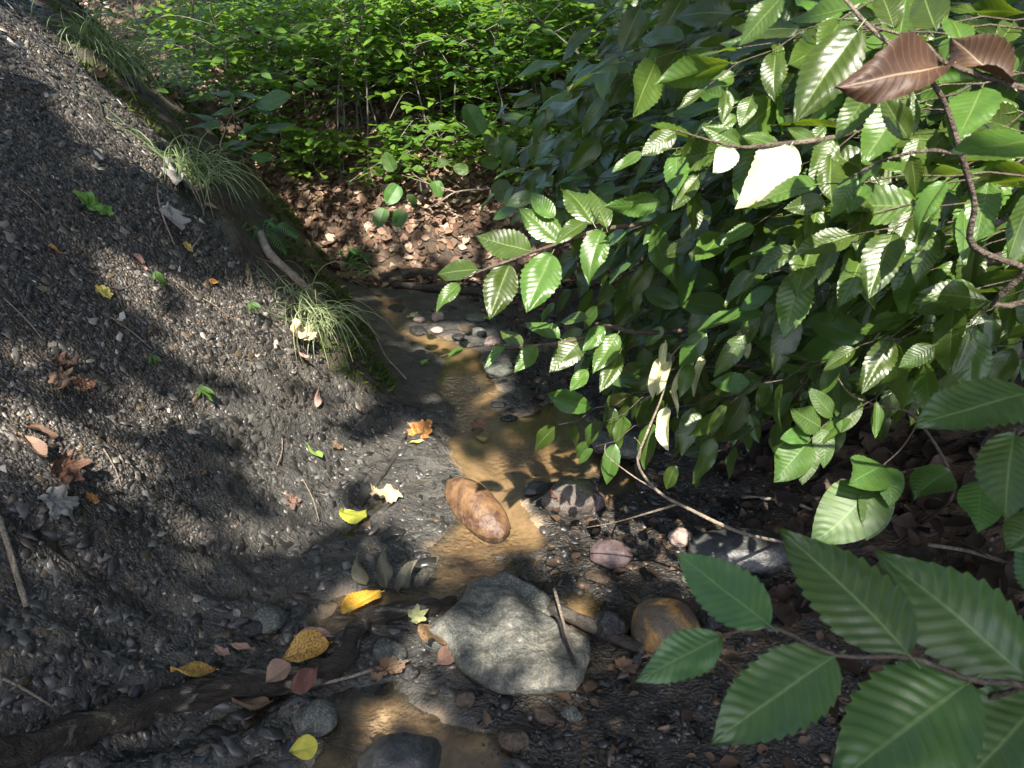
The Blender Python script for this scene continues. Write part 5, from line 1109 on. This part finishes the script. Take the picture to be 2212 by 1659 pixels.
# three standing dried leaves on one stalk
sp0 = hit(880, 1283); tsp = sp0[1] / ray(880, 1283)[1]
dry = tag(empty("dried_sprig", sp0), "sprig with three upright dry olive leaves at the upper puddle", "sprig")
branch(dry, "stem", [([at(790, 1262, tsp), at(830, 1270, tsp), at(870, 1280, tsp), sp0], .002, .0015)], M_DARKROOT)
DRY = leaf_meshes("dry_leaf", DG, 3, curl=2.5, wave=.09, fold=.35, wmax=.22, twist=.9, droop=.3)
for b, t in [((792, 1262), (757, 1203)), ((832, 1270), (826, 1192)), ((862, 1276), (885, 1210)), ((905, 1270), (925, 1236))]:
    px_leaf(dry, b, t, tsp, tsp - .03, DRY, nrm=to_cam(sp0) + rng.normal(0, .25, 3), wid=.95)

# ------------------------------------------------------------------ unseen trees added overhead to shade the gully, gaps cut over the sunlit spots
LITPX = [[(800, 1010), (900, 985), (965, 985), (1010, 975), (1060, 1030), (1150, 1035), (1195, 1090), (1200, 1180), (1100, 1210), (930, 1195), (840, 1130)],
         [(1215, 1105), (1330, 1095), (1480, 1120), (1480, 1225), (1380, 1240), (1250, 1200)],
         [(950, 1345), (1060, 1335), (1200, 1365), (1280, 1395), (1275, 1460), (1170, 1450), (1080, 1410), (930, 1395)],
         [(840, 1485), (930, 1500), (890, 1580), (760, 1600)],
         [(290, 640), (355, 620), (440, 700), (560, 790), (640, 900), (580, 930), (470, 840), (370, 755)], [(435, 600), (490, 625), (590, 700), (560, 730), (460, 670)], [(180, 560), (260, 600), (300, 660), (250, 650)], [(560, 1010), (680, 1060), (640, 1090), (560, 1050)],
         [(600, 700), (670, 680), (760, 750), (775, 870), (700, 890), (620, 790)], [(560, 930), (700, 905), (860, 955), (905, 990), (800, 1050), (640, 1015)],
         [(-40, -20), (60, 30), (180, 135), (330, 270), (450, 410), (425, 450), (300, 350), (190, 265), (50, 165), (-40, 100)],
         [(840, 690), (960, 690), (1070, 735), (1000, 785), (860, 735)], [(1500, 1148), (1600, 1158), (1605, 1188), (1510, 1182)], [(1210, 1290), (1280, 1300), (1270, 1340), (1215, 1330)],
         [(690, 1300), (800, 1275), (830, 1300), (720, 1345)]]
LITW = [[tuple(hit(*p)[:2]) for p in L] for L in LITPX]
N = 150000
zc = rng.uniform(4.6, 6.6, N); gx_ = rng.uniform(-4.2, 6.0, N); gy_ = rng.uniform(-0.4, 12.0, N); gz_ = H(gx_, gy_, False)
P = np.stack([gx_, gy_, gz_], 1) + SUN[None] * ((zc - gz_) / SUN[2])[:, None]
sdm = np.full(N, -9.0)
for L in LITW: sdm = np.maximum(sdm, poly_sd(gx_, gy_, L))
keepc = sdm + rng.normal(0, .015, N) < -0.055
for q, r in LIT_AIR:
    w = P - q[None]; tt_ = w @ SUN; dd = np.linalg.norm(w - tt_[:, None] * SUN[None], axis=1); keepc &= dd > r + .08
for _ in range(46):                      # small random gaps cut in the crowns to drop flecks of sun
    fx_, fy_, fr_ = random.uniform(-2.2, 0.0), random.uniform(1.25, 3.9), random.uniform(.015, .05); keepc &= (gx_ - fx_) ** 2 + (gy_ - fy_) ** 2 > (fr_ + .055) ** 2
farf = sstep(3.6, 4.1, gy_) * (1 - sstep(1.5, 2.2, gx_)); clump = fbm(P[:, 0] * 1.5, P[:, 1] * 1.5, 101, 3) + .5 * fbm(gx_ * 5, gy_ * 5, 111, 2)
keepc &= rng.random(N) > farf * np.where(clump > .02, .6, 1.0)
P = P[keepc]
trees = [np.array([-3.4, -3.6]), np.array([3.2, -4.2]), np.array([-4.6, 1.6]), np.array([4.6, 1.8])]
own = np.argmin(np.stack([np.linalg.norm(P[:, :2] - t[None], axis=1) for t in trees]), axis=0)
for i, t in enumerate(trees):
    z = ground_at(*t); base = np.array([t[0], t[1], z]); root = tag(empty("canopy_tree", base), ["tall tree behind the viewer on the left, crown overhead", "tall tree behind the viewer on the right, crown overhead", "tall tree above the left bank, crown overhead", "tall tree above the right bank, crown overhead"][i], "tree", "tall trees around the gully")
    Q = P[own == i]; cen = Q.mean(0) if len(Q) else base + [0, 0, 6]
    mb = MB(); S = smoothline([base - [0, 0, .2], base + [0.1, 0.05, 2.0], base + [.05, .1, 4.2], base + [.1, .1, 7.0]]); mb.add(tube(S, np.linspace(.16, .06, len(S)), 12, .15))
    for k in range(9):
        if len(Q) == 0: break
        e = Q[random.randrange(len(Q))]; s = S[int(random.uniform(.45, .85) * (len(S) - 1))]; mb.add(tube(smoothline([s, (s + e) / 2 + UP * .3, e], 4), np.linspace(.03, .006, 9), 6))
    link("trunk", mkmesh("trunk", localise(mb.V, base), mb.F, M_TRUNK), root, loc=base)
    if len(Q):
        n = len(Q); nd = SUN[None] * .8 + rng.normal(0, .45, (n, 3)); yd = rng.normal(0, 1, (n, 3)); M = frames_np(Q - base[None], yd, nd, rng.uniform(.11, .17, n), rng.uniform(1.0, 1.3, n)); tV, tF = np.array([(0, 0, 0), (-.27, .45, .05), (0, .5, 0), (.27, .45, .05), (0, 1, -.08)], float), np.array([(0, 2, 1), (0, 3, 2), (1, 2, 4), (2, 3, 4)])
        V, F = batch(tV, tF, M); r = rng.random(n); link("crown", mkmesh("crown", V, F, M_CANOPY, colr={"tint": np.repeat(np.stack([r, r, r, np.ones(n)], 1), 5, axis=0)}), root, loc=base)

# unseen upper beech crown, added above the view to keep the right bank dark
N = 11000; bx_ = rng.uniform(.55, 5.0, N); by_ = rng.uniform(.3, 5.2, N); bz_ = rng.uniform(1.95, 3.3, N) + .25 * np.maximum(0, bx_ - 1.5)
Q = np.stack([bx_, by_, bz_], 1); land = Q - SUN[None] * ((bz_ - .15) / SUN[2])[:, None]; sdm = np.full(N, -9.0)
for L in LITW: sdm = np.maximum(sdm, poly_sd(land[:, 0], land[:, 1], L))
kk = (sdm < -.06) & ((by_ > 1.2) | (bx_ > 1.0))
for q, r in LIT_AIR:
    w = Q - q[None]; f_ = w @ SUN; kk &= np.linalg.norm(w - f_[:, None] * SUN[None], axis=1) > r + .08
uc = stuff_leaves("upper_crown", [(p, rng.normal(0, 1, 3), UP + rng.normal(0, .4, 3), random.uniform(.08, .125), 1.1) for p in Q[kk]], M_BEECHFAR, beech, TB, LOWT); uc["kind"] = "stuff"
